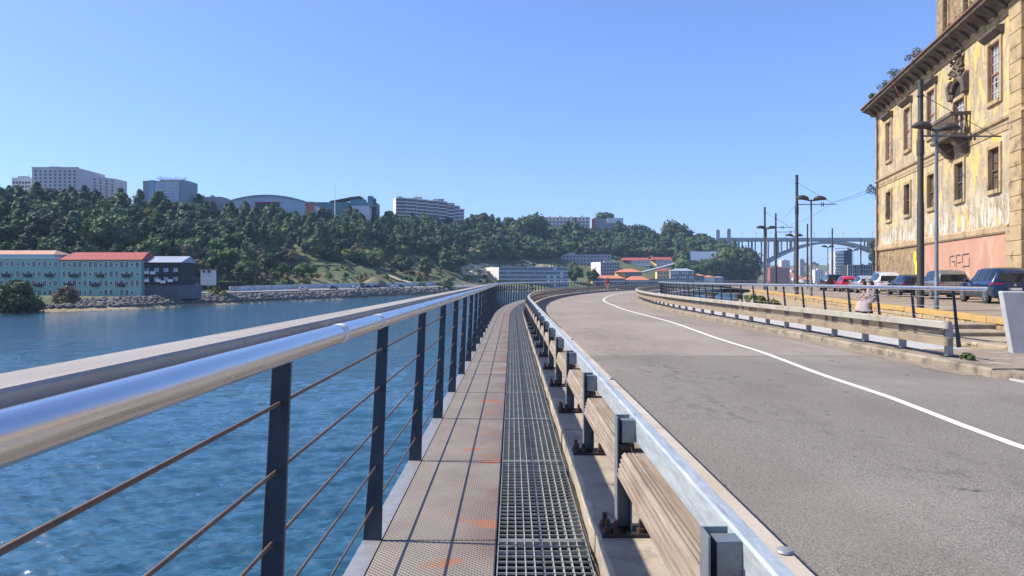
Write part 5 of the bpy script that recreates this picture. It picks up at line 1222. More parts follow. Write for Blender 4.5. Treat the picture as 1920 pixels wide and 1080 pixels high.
# graffiti strokes on the pink base, yellow spray on the rubble
mb = MB()
gx, gz, s = 18.9, 2.3, 1.08
def stroke(a, b, w_=0.085): 
    a0 = (gx + a[0]*s, -0.038, gz + a[1]*0.55); b0 = (gx + b[0]*s, -0.038, gz + b[1]*0.55); mb.bar(a0, b0, 0.006, w_, up=(0,0,1)) if abs(b[0]-a[0]) > abs(b[1]-a[1]) else mb.box(min(a0[0],b0[0])-w_/2, max(a0[0],b0[0])+w_/2, -0.041, -0.035, min(a0[2],b0[2]), max(a0[2],b0[2]))
for a, b in (((0,0),(0,1.2)),((0,1.2),(0.75,1.25)),((0.35,0.55),(0.78,0.6)),((0.78,0),(0.78,0.6)),((1.05,-0.1),(1.05,1.25)),((1.05,1.25),(1.75,1.3)),((1.3,0.35),(1.8,0.45)),((2.05,0.35),(2.05,1.3)),((2.05,1.3),(3.1,1.35)),((3.1,-0.1),(3.1,0.85)),((2.1,-0.1),(3.1,-0.05))): stroke(a, b)
mb.build('graffiti', M_graf, pal)
for x, z, rr in ((11.3,3.1,0.42),(11.6,2.3,0.45)):
    mb = MB(); mb.prism([(x+rr*0.6*cos(a)*(1+0.15*sin(3*a)), z+rr*1.3*sin(a)) for a in [2*pi*i/14 for i in range(14)]], -0.012, 0.018, 'y'); mb.build('spray_patch', M_yspray, pal)
# weeds on the eaves
def eave(t_, out=-1.0, z=17.35): return O_ + Vector((-0.218*t_ + 0.976*out, -0.976*t_ - 0.218*out, z))
for i, (t_, H, R, tn, lb) in enumerate([(3.0,0.55,0.6,MID,'low green weeds on the roof edge nearest the palace corner'),(6.6,0.65,0.7,(0.06,0.10,0.05),'tuft of green weeds on the palace roof edge'),(10.4,0.9,0.8,(0.05,0.085,0.04),'tall dark green weed clump on the palace eaves'),(14.8,0.8,0.8,BROWN,'dry brown weeds at the foot of the palace tower')]):
    o = tag(link('roof_weeds', mesh_np('roof_weeds', *crown(700+i, H, R, 'bush', 9, 70, 0.06, 0, tn, core=False), M_leaf), loc=eave(t_, -0.85, 17.36)), lb, 'weeds')
for i, (t_, z) in enumerate(((10.2,19.6),(13.2,19.9),(16.0,20.2))):
    tag(link('roof_weeds', mesh_np('roof_weeds', *crown(720+i, 1.2, 0.9, 'bush', 8, 80, 0.06, 0, (0.20,0.15,0.075), core=False), M_leaf), loc=eave(t_, 2.6, z)), ('dry weeds below the first tower window','dry weeds between the tower windows','dry weeds below the second tower window')[i], 'weeds')
tag(link('wall_shrub', mesh_np('wall_shrub', *crown(730, 1.0, 0.7, 'bush', 8, 40, 0.07, 0, DARK, core=False), M_leaf), loc=O_ + Vector((-0.35, 0.25, 9.3))), 'small shrub sprouting from the palace corner wall', 'shrub')
# ================================================================ poles, lamps and wires
M_pole = pm('dark_brown_pole', (0.055,0.05,0.045), (0.04,0.036,0.034), 2, 0.6, 0.2)
M_lampp = pm('grey_blue_lamp_post', (0.15,0.17,0.20), (0.10,0.115,0.14), 2, 0.5, 0.4, c3=(0.26,0.28,0.30), s3=3)
M_wire = pm('black_wire', (0.03,0.03,0.035), (0.025,0.025,0.03), 5, 0.6)
def tram_pole(px, Y, top, arm, label, zb=0.0, k=1.0):
    e = empty('tram_pole', (XA(px,Y), Y, zb), 0, label, 'pole', 'tram wire poles along the quay'); h = top - zb
    mb = MB(); k *= 0.64; mb.lathe([(0.19*k,-0.5),(0.19*k,h*0.48),(0.165*k,h*0.49),(0.165*k,h*0.78),(0.145*k,h*0.79),(0.145*k,h-0.15),(0.16*k,h-0.14),(0.16*k,h)], 14); mb.build('shaft', M_pole, e, smooth=True)
    mb = MB(); mb.lathe([(0.2*k,0),(0.2*k,0.55)], 14, (0,0,h*0.685)); mb.lathe([(0.2*k,0),(0.2*k,0.06)], 14, (0,0,h*0.93)); mb.build('collar', M_pole, e, smooth=True)
    if arm:
        za = h*0.765; mb = MB(); mb.tube([(0.1,0,za),(arm,0.1*arm,za+0.05)], 0.032, 8); mb.build('bracket_arm', M_lampp, e)
        mb = MB(); mb.tube([(0.1,0,h*0.935),(arm*0.92,0.09*arm,za+0.06)], 0.012, 5); mb.build('stay_wire', M_wire, e)
        for x in (0.62, 0.67):
            mb = MB(); mb.lathe([(0.02,-0.14),(0.05,-0.10),(0.02,-0.05),(0.05,0.0),(0.02,0.06),(0.05,0.10),(0.02,0.14)], 8, (arm*x,0.1*arm*x,za+0.02)); mb.build('insulator', M_pole, e)
    return e
def lamp(px, Y, top, label, zb=0.0, sc=1.0, yaw=0.25):
    e = empty('street_lamp', (XA(px,Y), Y, zb), yaw, label, 'street lamp', 'double street lamps along the quay'); h = top - zb
    mb = MB(); mb.lathe([(0.08,-0.4),(0.08,1.6),(0.066,1.65),(0.055,h)], 12); mb.build('post', M_lampp, e, smooth=True)
    mb = MB(); mb.tube([(-0.72,0,h+0.02),(0,0,h-0.08),(0.72,0,h+0.02)], 0.045, 8); mb.build('cross_arm', M_pole, e)
    for sx in (-1, 1):
        mb = MB(); V = []; n = 14
        for rr, z in ((0.01,0.20),(0.12,0.18),(0.24,0.11),(0.30,0.02),(0.29,-0.03),(0.2,-0.045)):
            for k in range(n): a = 2*pi*k/n; V.append((sx*0.62 + rr*1.35*cos(a)*sc, rr*0.8*sin(a)*sc, h + 0.03 + z*sc))
        mb.add(V, [(i*n+k, i*n+(k+1)%n, (i+1)*n+(k+1)%n, (i+1)*n+k) for i in range(5) for k in range(n)] + [tuple(range(5*n,6*n))]); mb.build('lamp_head', M_pole, e, smooth=True)
    return e
tram_pole(1726, 27.0, 8.7, 3.15, 'thick dark tram pole rising before the palace facade')
tram_pole(1494, 50.0, 8.5, 2.8, 'tall dark tram pole with bracket arm and tensioned stay left of the palace')
tram_pole(1434, 73.0, 8.6, 2.8, 'dark tram pole with lamps on its shaft, leftmost of the row')
tram_pole(1454.5, 80.0, 8.6, 2.6, 'dark tram pole just right of the leftmost pole')
tram_pole(1514, 95.0, 8.6, 0, 'distant tram pole right of the tall bracket pole')
tram_pole(1560.5, 103.0, 8.6, 0, 'distant tram pole in front of the arch crown')
tram_pole(1614, 128.0, 8.6, 0, 'most distant tram pole near the palace corner')
lamp(1756, 26.6, 6.85, 'blue-grey double lamp post next to the thick pole')
lamp(1521, 45.0, 6.3, 'tall double street lamp beside the bracket pole', sc=1.1)
lamp(1437, 71.5, 6.4, 'double lamp head at the leftmost pole', sc=1.2)
lamp(1489, 84.0, 6.4, 'slim double lamp behind the bracket pole', sc=1.2)
lamp(1552, 112.0, 6.4, 'distant double lamp left of the striped tower', sc=1.2)
lamp(1599, 125.0, 6.4, 'distant double lamp right of the striped tower', sc=1.2)
def wire(pts, label, rr=0.012, sag=0.3):
    V = []; 
    for a, b in zip(pts, pts[1:]):
        a, b = Vector(a), Vector(b)
        for i in range(9): t_ = i/8; p = a.lerp(b, t_); p.z -= sag*4*t_*(1-t_); V.append(p)
    o = Vector(pts[0]); mb = MB(); mb.tube([p - o for p in V], rr, 5, cap=False); return tag(mb.build('overhead_wire', M_wire, loc=o, fix=False), label, 'wire')
wire([P(1842,249,27), P(1562,379,50), P(1483,420,73), P(1499,431,80)], 'contact wire running along the tram pole arms', 0.012, 0.25)
wire([P(1842,249,27), P(1990,185,20)], 'contact wire leaving past the palace to the right', 0.012, 0.05)
wire([P(1571,378,50), P(1640,358,66)], 'support wire from the bracket arm to the palace corner', 0.012, 0.05)
wire([P(1494,382,50), P(1468,411,73)], 'stay wire from the tall tram pole towards the leftmost pole', 0.01, 0.05)
# bollards by the quay edge in the distance
bo_ = None
for k in range(9):
    x, y = 39.0 + k*1.15, 101 - k*0.35
    e = empty('bollard', (x, y, 0.03), 0, 'small pale stone bollard in the row on the distant quay edge', 'bollard', 'row of bollards on the quay edge')
    if bo_ is None: mb = MB(); mb.lathe([(0.2,0),(0.2,0.7),(0.16,0.85),(0.05,0.9)], 10); bo_ = mb.build('body', M_pale, e, smooth=True); mb = MB(); mb.lathe([(0.21,0.6),(0.21,0.68)], 10); bb_ = mb.build('band', M_pole, e)
    else: link('body', bo_.data, e); link('band', bb_.data, e)
# weeds growing by the barrier end and among the stones
for i, (x, y, z, H, R, tn, lb) in enumerate([(7.48,12.15,0.085,0.15,0.13,(0.07,0.09,0.03),'small weed growing at the foot of the low barrier end'),(14.3,44,0.0,0.7,0.5,LITE,'green weed standing in the ochre strip by the railing'),(12.6,36,0.0,0.5,0.5,OLIVE,'yellowish weed tuft behind the quay railing'),(13.4,39.5,0.0,0.45,0.6,OLIVE,'low dry grass clump near the quay edge')]):
    tag(link('weed', mesh_np('weed', *crown(740+i, H, R, 'bush', 6, 40, 0.022 if i == 0 else 0.09, 0, tn, core=False), M_leaf), loc=(x,y,z)), lb, 'weed')
# ================================================================ cars
def paint(name, c, metal=0.3, rough=0.28):
    q = NT(name); q.base(c, rough, metal); q.b.inputs['Coat Weight'].default_value = 0.6; q.b.inputs['Coat Roughness'].default_value = 0.06
    return q.m
P_blue = paint('dark_blue_car_paint', (0.007,0.026,0.085)); P_navy = paint('navy_car_paint', (0.006,0.020,0.060)); P_silver = paint('silver_car_paint', (0.50,0.52,0.54), 0.6)
P_white = paint('pale_silver_car_paint', (0.62,0.65,0.68), 0.4); P_grey = paint('warm_grey_car_paint', (0.25,0.24,0.235), 0.6); P_red = paint('red_car_paint', (0.50,0.02,0.045)); P_black = paint('black_car_paint', (0.012,0.012,0.014))
G_car = NT('car_glass'); G_car.base((0.012,0.016,0.022), 0.05); G_car = G_car.m
M_tyre = pm('tyre_rubber', (0.018,0.018,0.018), (0.025,0.025,0.025), 10, 0.9); M_rim = pm('alloy_rim', (0.60,0.60,0.61), (0.5,0.5,0.51), 10, 0.35, 0.8)
M_trim = pm('black_plastic', (0.02,0.02,0.022), (0.03,0.03,0.032), 10, 0.6); M_tail = NT('tail_lamp'); M_tail.base((0.45,0.012,0.02), 0.15); M_tail = M_tail.m
M_np = pm('number_plate', (0.72,0.72,0.70), (0.68,0.68,0.66), 10, 0.5); M_npb = pm('plate_band', (0.02,0.08,0.42), (0.02,0.07,0.38), 10, 0.5); M_clear = pm('clear_lamp', (0.7,0.7,0.72), (0.6,0.6,0.62), 8, 0.2)
# side outlines: fractions of length from the rear; (x, low, belt, top, half width belt, half width top)
STY = {
 'suv': dict(L=4.65, W=1.86, H=1.68, st=[(0.0,.40,.80,.86,.80,.72),(0.015,.30,.98,1.04,.90,.74),(0.05,.26,1.03,1.45,.925,.66),(0.10,.25,1.03,1.62,.93,.64),(0.22,.24,1.02,1.675,.93,.64),(0.42,.24,1.0,1.68,.93,.65),(0.54,.24,.98,1.63,.93,.64),(0.64,.24,.97,1.33,.93,.66),(0.725,.24,.96,1.05,.925,.72),(0.82,.24,.94,1.0,.91,.74),(0.93,.26,.86,.92,.88,.72),(0.985,.30,.70,.78,.78,.66),(1.0,.38,.60,.66,.68,.58)]),
 'hatch': dict(L=4.15, W=1.76, H=1.46, st=[(0.0,.38,.74,.80,.76,.68),(0.015,.28,.88,.94,.85,.70),(0.06,.24,.93,1.22,.875,.62),(0.13,.22,.93,1.40,.88,.58),(0.25,.21,.92,1.455,.88,.58),(0.42,.21,.91,1.46,.88,.58),(0.54,.21,.90,1.40,.88,.58),(0.65,.21,.89,1.12,.88,.62),(0.735,.21,.87,.94,.87,.68),(0.83,.21,.83,.89,.86,.70),(0.94,.23,.74,.80,.82,.68),(0.985,.28,.62,.68,.74,.62),(1.0,.36,.54,.58,.64,.54)]),
}
def car(label, style, pnt, loc, rz, group='cars parked along the palace', scale=1.0, rims=True, rack=False):
    S = STY[style]; L, st = S['L'], S['st']
    e = empty('parked_car', loc, rz, label, 'car', group); e.scale = (scale,)*3
    rings = []
    for f, lo, be, tp, wb, wt in st:
        x = (f - 0.5)*L; ring = [(x, wb*0.86, lo), (x, wb*0.985, lo+0.14), (x, wb*1.0, lo+(be-lo)*0.62), (x, wb*0.975, be), (x, wt+(0.0), tp-0.05), (x, wt*0.80, tp-0.005), (x, 0, tp+0.012)]
        rings.append(ring + [(a, -b, c) for a, b, c in reversed(ring[:-1])])
    n = len(rings[0]); mb = MB(); V = [p for rr in rings for p in rr]
    mb.add(V, [(i*n+k, i*n+(k+1)%n, (i+1)*n+(k+1)%n, (i+1)*n+k) for i in range(len(st)-1) for k in range(n)] + [tuple(range(n)), tuple(reversed(range((len(st)-1)*n, len(st)*n)))])
    body = mb.build('body', pnt, e, smooth=True, angle=38)
    # glass: quads between two stations, pushed slightly out
    def glass(name, i0, i1, k0, k1, ins=0.10, parent=e, split=None):
        a, b, c, d = Vector(rings[i0][k0]), Vector(rings[i1][k0]), Vector(rings[i1][k1]), Vector(rings[i0][k1])
        nn = (b-a).cross(d-a).normalized(); ctr = (a+b+c+d)/4
        if nn.dot(ctr - Vector((ctr.x*0.8, 0, 0.7))) < 0: nn = -nn
        q_ = [p + (ctr-p)*ins + nn*0.012 for p in (a,b,c,d)]
        m_ = MB(); m_.add(q_ + [p - nn*0.03 for p in q_], [(0,1,2,3),(0,4,5,1),(1,5,6,2),(2,6,7,3),(3,7,4,0),(7,6,5,4)]); m_.build(name, G_car, e)
    N = n - 1
    for k0, k1, s in ((3,4,1),(N-3+0,N-4+0,-1)):
        k0_, k1_ = (3,4) if s == 1 else (9,8)
        for i0, i1 in ((3,4),(4,5),(5,6),(6,7)): glass('side_window', i0, i1, k0_, k1_, 0.09)
        glass('quarter_window', 2, 3, k0_, k1_, 0.2)
    m_ = MB()    # rear window and windscreen as wide panes
    def pane(name, i0, i1):
        a, b = Vector(rings[i0][4]), Vector(rings[i1][4]); c, d = Vector(rings[i1][8]), Vector(rings[i0][8]); nn = (b-a).cross(d-a).normalized(); ctr = (a+b+c+d)/4
        if nn.z < 0: nn = -nn
        q_ = [p + (ctr-p)*0.07 + nn*0.045 for p in (a,b,c,d)]
        m_ = MB(); m_.add(q_ + [p - nn*0.07 for p in q_], [(0,1,2,3),(0,4,5,1),(1,5,6,2),(2,6,7,3),(3,7,4,0),(7,6,5,4)]); m_.build(name, G_car, e)
    pane('rear_window', 1, 2); pane('windscreen', 7, 8); pane('windscreen', 6, 7)
    hw = S['W']/2; rw = 0.34 if style == 'suv' else 0.30; ax = (-0.5+0.185)*L, (-0.5+0.81)*L
    for x in ax:
        for s in (-1, 1):
            m_ = MB(); m_.lathe([(rw+0.055,0.0),(rw+0.055,s*0.03),(rw+0.03,s*0.034)], 20, (x, s*(hw-0.035), rw), axis='y'); m_.build('wheel_arch', M_trim, e)
            m_ = MB(); y0 = s*(hw-0.18); m_.lathe([(rw*0.62,0),(rw*0.95,0.0),(rw,s*0.03),(rw,s*0.17),(rw*0.93,s*0.20),(rw*0.66,s*0.205)], 22, (x, y0, rw), axis='y'); wh = m_.build('wheel', M_tyre, e, smooth=True)
            m_ = MB(); m_.lathe([(rw*0.65,s*0.195),(rw*0.65,s*0.208),(rw*0.58,s*0.210),(rw*0.56,s*0.19)], 20, (x,y0,rw), axis='y'); m_.lathe([(0.06,s*0.19),(0.05,s*0.218)], 10, (x,y0,rw), axis='y')
            for k in range(6):
                a = 2*pi*k/6; m_.bar((x+0.04*cos(a), y0+s*0.202, rw+0.04*sin(a)), (x+rw*0.6*cos(a), y0+s*0.206, rw+rw*0.6*sin(a)), 0.02, 0.055, up=(0,1,0))
            m_.build('rim', M_rim, wh)
    lz = st[1][2]
    for s in (-1, 1):
        m_ = MB(); y1 = s*(hw-0.055); m_.add([(-0.5*L+0.015,s*(hw-0.42),lz-0.24),(-0.5*L+0.06,y1,lz-0.22),(-0.5*L+0.36,s*(hw-0.002),lz-0.14),(-0.5*L+0.30,s*(hw-0.004),lz-0.02),(-0.5*L+0.05,y1,lz-0.01),(-0.5*L+0.0,s*(hw-0.42),lz-0.03),
            (-0.5*L+0.2,s*(hw-0.42),lz-0.24),(-0.5*L+0.3,s*(hw-0.3),lz-0.1)], [(0,1,4,5),(1,2,3,4),(5,4,7),(4,3,7),(0,6,1),(1,6,2)]); m_.build('tail_lamp', M_tail, e)
        m_ = MB(); m_.box(L*0.16, L*0.16+0.16, s*(hw+0.02) - 0.1, s*(hw+0.02) + 0.1, st[7][2]+0.02, st[7][2]+0.17); m_.build('mirror', pnt, e, bevel=0.03)
        m_ = MB(); m_.add([(0.5*L-0.25,s*(hw-0.09),.60),(0.5*L-0.02,s*(hw-0.34),.58),(0.5*L-0.05,s*(hw-0.36),.74),(0.5*L-0.30,s*(hw-0.11),.76)], [(0,1,2,3)]); m_.build('head_lamp', M_clear, e)
        m_ = MB(); m_.box(-0.32*L, 0.34*L, s*(hw-0.02)-0.012, s*(hw-0.02)+0.012, 0.30, 0.38); m_.build('sill', M_trim, e)
        for xd in (-0.10*L, 0.02*L): m_ = MB(); m_.box(xd, xd+0.2, s*hw-0.02, s*hw+0.03, st[5][2]-0.13, st[5][2]-0.10); m_.build('door_handle', pnt, e)
        for xd in (-0.135*L, 0.06*L, 0.26*L): m_ = MB(); m_.box(xd-0.006, xd+0.006, s*hw*0.99-0.012, s*hw*0.99+0.010, 0.40, st[5][2]-0.03); m_.build('door_seam', M_trim, e)
        if rack: m_ = MB(); m_.tube([(-0.36*L,s*0.62,st[4][3]+0.0),(-0.30*L,s*0.62,st[4][3]+0.055),(0.0,s*0.62,st[5][3]+0.06),(0.05*L,s*0.62,st[6][3]+0.02)], 0.02, 6); m_.build('roof_rail', M_rim, e)
    m_ = MB(); m_.box(-0.5*L-0.03, -0.5*L+0.25, -hw+0.12, hw-0.12, 0.32, 0.56); m_.build('bumper', pnt, e, bevel=0.04); m_ = MB(); m_.box(-0.5*L-0.034, -0.5*L+0.2, -hw+0.2, hw-0.2, 0.24, 0.315); m_.build('lower_bumper', M_trim, e)
    m_ = MB(); m_.box(-0.5*L-0.045, -0.5*L-0.031, -0.26, 0.26, 0.62, 0.73); npl = m_.build('number_plate', M_np, e); m_ = MB(); m_.box(-0.5*L-0.048, -0.5*L-0.0455, 0.21, 0.26, 0.62, 0.73); m_.build('band', M_npb, npl)
    m_ = MB(); m_.lathe([(0.055,0),(0.055,-0.012),(0.03,-0.014)], 12, (-0.5*L-0.0, 0, 0.86), axis='x'); m_.build('badge', M_rim, e)
    return e
CH = atan2(0.97, 0.235)          # along the palace, noses away from us
def cpos(t): return Vector((22.9 + 0.24*(t-35) + 0.55, t + 1.2, 0.31))
cars = [(34.6,'suv',P_blue,'dark blue estate SUV with long red tail lamps, nearest complete parked car',False),(42.2,'suv',P_grey,'warm grey crossover parked under the scrawled graffiti',False),(49.0,'hatch',P_navy,'navy hatchback partly behind the thick tram pole',False),
 (55.2,'suv',P_white,'pale silver SUV with roof rails behind the seated pair',True),(61.5,'hatch',P_silver,'silver hatchback at the palace corner',False),(68.5,'hatch',P_red,'red hatchback behind the silver one',False),(75.5,'suv',P_black,'black car farthest along the parked row',False),(27.3,'suv',P_silver,'silver car cut off by the right edge of the view',False)]
for t_, sty, pn, lb, rk in cars: car(lb, sty, pn, cpos(t_), CH + rg.uniform(-0.02,0.02), rack=rk)
car('small blue car driving round the far bend of the road', 'hatch', P_blue, pt(128, 5.2, -0.05), pi/2 + hd(128) , group='cars on the roads')
# far bank parked cars: light shared copies
fc = car('white car on the far bank road, farthest left', 'hatch', P_white, ground(570, 1.12) + Vector((0,0,0.7)), 0.3, group='cars on the far bank road')
FARC = [(626,P_blue,'dark car on the far bank road, second from the left'),(669,P_white,'white car on the far bank road before the sandy track'),(692,P_black,'black car parked just right of the third far car'),(706,P_navy,'dark car parked fifth from the left across the river'),(731,P_silver,'silver car parked sixth from the left across the river'),(742,P_white,'white car parked seventh from the left across the river'),(752,P_blue,'blue car parked rightmost across the river')]
for px, pn, lb in FARC:
    c_ = copy_tree(fc); c_.location = ground(px, 1.14) + Vector((0,0,0.7)); c_['label'] = lb
    for ch in c_.children:
        if ch.name.split('.')[0] in ('body','mirror','door_handle','bumper'): ch.material_slots[0].link = 'OBJECT'; ch.material_slots[0].material = pn
for i, px in enumerate((442, 478, 508, 546, 560, 641)):
    p = ground(px, 1.2); e = empty('lamp_post', p, 0, 'thin lamp post on the far bank road, number of six counted from the left'.replace('number', ('first','second','third','fourth','fifth','sixth')[i]), 'lamp post', 'lamp posts on the far bank')
    mb = MB(); mb.tube([(0,0,0),(0,0,7.5),(0.9,0,8.0)], [0.12,0.08,0.06], 6); mb.build('post', M_lampp, e); mb = MB(); mb.box(0.7,1.5,-0.15,0.15,7.95,8.1); mb.build('lamp_head', M_lampp, e)
# ================================================================ people
M_skin = pm('skin', (0.42,0.24,0.16), (0.38,0.21,0.14), 8, 0.6); M_hair = pm('dark_hair', (0.022,0.014,0.010), (0.03,0.018,0.012), 30, 0.6, 0, 0.3, 90)
M_pinkc = pm('pale_pink_cloth', (0.42,0.31,0.285), (0.34,0.25,0.23), 9, 0.9, 0, 0.4, 20); M_lilac = pm('grey_lilac_cloth', (0.30,0.25,0.26), (0.23,0.19,0.20), 6, 0.9, 0, 0.4, 20)
M_grt = pm('grey_top', (0.20,0.185,0.19), (0.15,0.14,0.145), 6, 0.9, 0, 0.3, 20); M_shoe = pm('shoe', (0.05,0.04,0.035), (0.08,0.06,0.05), 9, 0.7); M_olive = pm('olive_cloth', (0.20,0.17,0.09), (0.15,0.13,0.07), 6, 0.9); M_redc = pm('red_cloth', (0.42,0.03,0.04), (0.34,0.025,0.035), 6, 0.9)
def skin(name, V, E, R, mat, parent, sub=2):
    me = bpy.data.meshes.new(name); me.from_pydata(V, E, []); me.materials.append(mat); o = link(name, me, parent)
    md = o.modifiers.new('skin', 'SKIN'); md.use_smooth_shade = True
    lay = me.skin_vertices[0] if len(me.skin_vertices) else me.skin_vertices.new()
    for i, rr in enumerate(R): lay.data[i].radius = (rr, rr) if not isinstance(rr, tuple) else rr
    lay.data[0].use_root = True
    s = o.modifiers.new('sub', 'SUBSURF'); s.levels = sub; s.render_levels = sub
    return o
def head(e, c, mat_hair, long=0.0):
    mb = MB(); mb.lathe([(0.02,-0.125),(0.055,-0.115),(0.075,-0.06),(0.085,0.0),(0.082,0.05),(0.06,0.095),(0.02,0.115)], 14, c); V = mb.v
    o = mb.build('head', M_skin, e, smooth=True, angle=80)
    f = MB(); f.lathe([(0.004,0.03),(0.014,0.012),(0.018,-0.012),(0.004,-0.02)], 6, (c[0]+0.085,c[1],c[2]-0.005)); f.build('nose', M_skin, o, smooth=True)
    f = MB(); f.box(c[0]+0.076,c[0]+0.084,c[1]-0.022,c[1]+0.022,c[2]-0.062,c[2]-0.052); f.build('mouth', M_redc, o)
    for s in (-1,1):
        f = MB(); f.lathe([(0.003,-0.008),(0.010,0.0),(0.003,0.008)], 6, (c[0]+0.077,c[1]+s*0.03,c[2]+0.015)); f.build('eye', M_hair, o)
        f = MB(); f.lathe([(0.004,-0.03),(0.014,0.0),(0.004,0.03)], 6, (c[0]-0.005,c[1]+s*0.087,c[2]-0.005)); f.build('ear', M_skin, o)
    h = MB(); n = 14; V = []
    for rr, z in ((0.02,0.150),(0.085,0.125),(0.118,0.06),(0.122,0.0),(0.118,-0.06),(0.100,-0.12-long)):
        for k in range(n):
            a = 2*pi*k/n; fr = cos(a); x = rr*cos(a) - 0.018; cut = 0.72 if fr > 0.62 and z < 0.05 else 1.0
            V.append((c[0] + x*cut*(0.40 if fr > 0.62 and z < 0.03 else 1), c[1] + rr*sin(a), c[2] + z))
    h.add(V, [(i*n+k, i*n+(k+1)%n, (i+1)*n+(k+1)%n, (i+1)*n+k) for i in range(5) for k in range(n)] + [tuple(reversed(range(n)))]); h.build('hair', mat_hair, e, smooth=True, angle=80)
def hand(e, w, d, mat):
    """palm with four fingers and a thumb, curling forward"""
    d = Vector(d).normalized(); sd = d.cross(Vector((0,0,1))).normalized(); V = [Vector(w), Vector(w)+d*0.05, Vector(w)+d*0.09]; E = [(0,1),(1,2)]; R = [0.02,(0.034,0.016),(0.036,0.014)]
    for i in range(4):
        b = V[2] + sd*(-0.027 + 0.018*i); k = len(V); L = (0.06,0.07,0.065,0.05)[i]; V += [b + d*0.01, b + d*L*0.6, b + d*L + Vector((0,0,-0.02))]; E += [(2,k),(k,k+1),(k+1,k+2)]; R += [0.009,0.008,0.006]
    k = len(V); V += [V[1] - sd*0.035 + d*0.01, V[1] - sd*0.05 + d*0.04]; E += [(1,k),(k,k+1)]; R += [0.010,0.008]
    skin('hand', [tuple(p) for p in V], E, R, mat, e, 1)
def seated(label, loc, rz, top, skirt, bow=0.18, long=0.1, scale=1.0):
    """local x = facing, seat at z=0.43"""
    e = empty('person', loc, rz, label, 'person'); e.scale = (scale,)*3
    hip = (0.0,0,0.52); ch = (bow*0.6,0,0.84); nk = (bow,0,1.0)
    V = [hip,(bow*0.3,0,0.68),ch,nk,(bow*1.15,0,1.08), (ch[0],0.17,0.93),(ch[0]+0.06,0.22,0.70),(ch[0]+0.30,0.13,0.60), (ch[0],-0.17,0.93),(ch[0]+0.06,-0.22,0.70),(ch[0]+0.30,-0.13,0.60)]
    E = [(0,1),(1,2),(2,3),(3,4),(2,5),(5,6),(6,7),(2,8),(8,9),(9,10)]; R = [(0.165,0.13),(0.13,0.10),(0.15,0.105),0.055,0.048,0.065,0.048,0.032,0.065,0.048,0.032]
    skin('body', V, E, R, top, e)
    hand(e, (ch[0]+0.30,0.13,0.60), (0.9,-0.2,0.1), M_skin); hand(e, (ch[0]+0.30,-0.13,0.60), (0.9,0.2,0.1), M_skin)
    head(e, (bow*1.15+0.03,0,1.20), M_hair, long)
    # long skirt over the knees down to the ankles
    mb = MB(); n = 24; V = []; rgp = random.Random(int(loc[0]*10))
    for cx, z, rx, ry in ((0.0,0.70,0.13,0.16),(0.03,0.60,0.19,0.20),(0.16,0.53,0.28,0.24),(0.28,0.46,0.24,0.25),(0.36,0.36,0.20,0.26),(0.38,0.20,0.21,0.29),(0.38,0.06,0.24,0.33)):
        for k in range(n): a = 2*pi*k/n; j = 1 + (0.07*sin(k*pi) + 0.10*(k % 2))*max(0, 0.5-z)*2; V.append((cx + rx*cos(a)*j, ry*sin(a)*j, z))
    mb.add(V, [(i*n+k, i*n+(k+1)%n, (i+1)*n+(k+1)%n, (i+1)*n+k) for i in range(6) for k in range(n)]); mb.build('skirt', skirt, e, smooth=True, angle=60)
    for s in (-1,1): mb = MB(); mb.box(0.36,0.60,s*0.10-0.045,s*0.10+0.045,0.0,0.075); mb.build('shoe', M_shoe, e, bevel=0.02); mb = MB(); mb.tube([(0.40,s*0.10,0.05),(0.40,s*0.10,0.25)], 0.045, 8); mb.build('ankle', M_skin, e)
    return e
face = atan2(0.2113, -0.9774)
pA = wl((31.9-WA.y)/WD.y, 0.0, 0.03); pB = wl((31.1-WA.y)/WD.y, 0.0, 0.03)
seated('seated person in long pale pink skirt on the quay wall holding a phone', pA, face + 0.25, M_pinkc, M_pinkc, 0.24, 0.16)
seated('seated person in grey top on the quay wall, right of the pair', pB, face + 0.1, M_grt, M_lilac, 0.14, 0.10)
mb = MB(); mb.box(-0.008,0.008,-0.04,0.04,-0.07,0.07); tag(mb.build('phone', M_pinkc, loc=pA + Vector((-0.60,0.0,0.66)), rot=(0,-0.5,face)), 'small phone held up by the seated person in pink', 'phone')
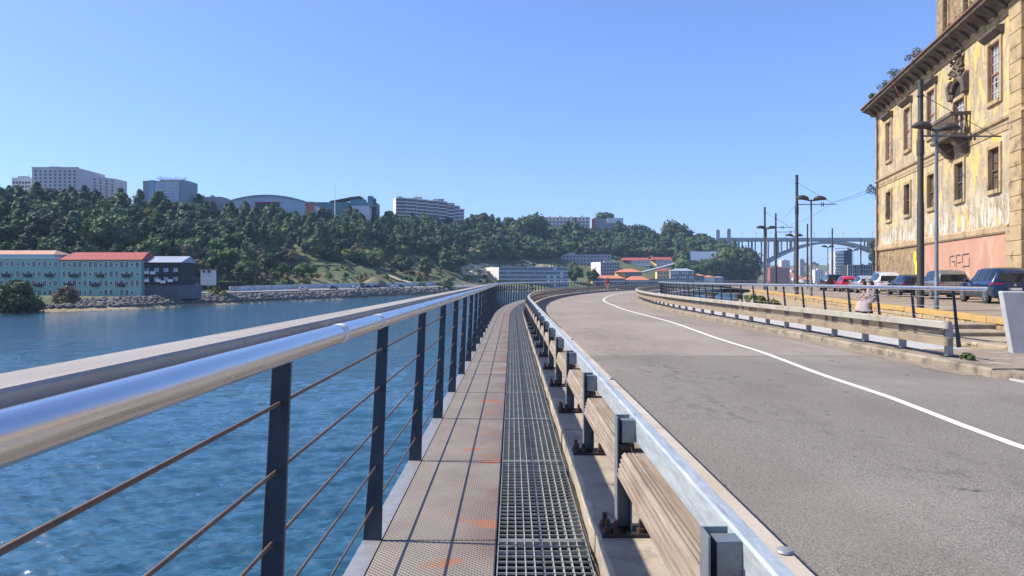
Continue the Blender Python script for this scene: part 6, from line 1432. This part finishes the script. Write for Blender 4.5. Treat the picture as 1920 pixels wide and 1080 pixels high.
def walker(label, loc, rz, top, leg, hairm, scale=1.0, lean=0.0):
    e = empty('person', loc, rz, label, 'person'); e.scale = (scale,)*3
    V = [(0,0,0.95),(0.02,0,1.15),(0.03+lean,0,1.36),(0.04+lean,0,1.48),(0.05+lean,0,1.54),(0.03+lean,0.18,1.40),(-0.05+lean,0.25,1.14),(0.12+lean,0.22,0.95),(0.03+lean,-0.18,1.40),(0.10+lean,-0.25,1.14),(0.28+lean,-0.2,1.02)]
    skin('body', V, [(0,1),(1,2),(2,3),(3,4),(2,5),(5,6),(6,7),(2,8),(8,9),(9,10)], [(0.16,0.12),(0.14,0.10),(0.16,0.11),0.055,0.05,0.065,0.048,0.035,0.065,0.048,0.035], top, e)
    V = [(0,0,0.93),(0.0,0.09,0.88),(0.10,0.10,0.50),(0.02,0.10,0.08),(0.15,0.10,0.04),(0.0,-0.09,0.88),(-0.08,-0.10,0.50),(-0.25,-0.10,0.12),(-0.15,-0.10,0.05)]
    skin('legs', V, [(0,1),(1,2),(2,3),(3,4),(0,5),(5,6),(6,7),(7,8)], [(0.13,0.11),0.095,0.062,0.042,0.035,0.095,0.062,0.042,0.035], leg, e)
    hand(e, (0.12+lean,0.22,0.95), (0.2,0,-1), M_skin); hand(e, (0.28+lean,-0.2,1.02), (0.7,0,-0.5), M_skin); head(e, (0.07+lean,0,1.66), hairm, 0.0)
    return e
s_ = 92.0; walker('walker in red top coming along the road edge at the far bend', pt(s_, 1.35, -0.05), hd(s_) - pi/2, M_redc, M_skin, M_hair, 0.98)
s_ = 88.0; walker('walker in olive top on the walkway at the far bend', pt(s_, -0.2, 0.0), hd(s_) + pi/2, M_olive, M_shoe, M_hair, 0.98)
# ================================================================ air
hz = NT('haze_air'); hz.t.nodes.remove(hz.b); pv = hz.n('VolumePrincipled'); pv.inputs['Color'].default_value = (0.50,0.70,1.0,1); pv.inputs['Density'].default_value = 0.00011; pv.inputs['Anisotropy'].default_value = 0.0
hz.l(pv.outputs[0], hz.out.inputs['Volume'])
mb = MB(); mb.box(-1600, 2900, -320, 5200, -12, 140); tag(mb.build('haze', hz.m), 'faint blue haze over the river valley', 'haze', kind='stuff')
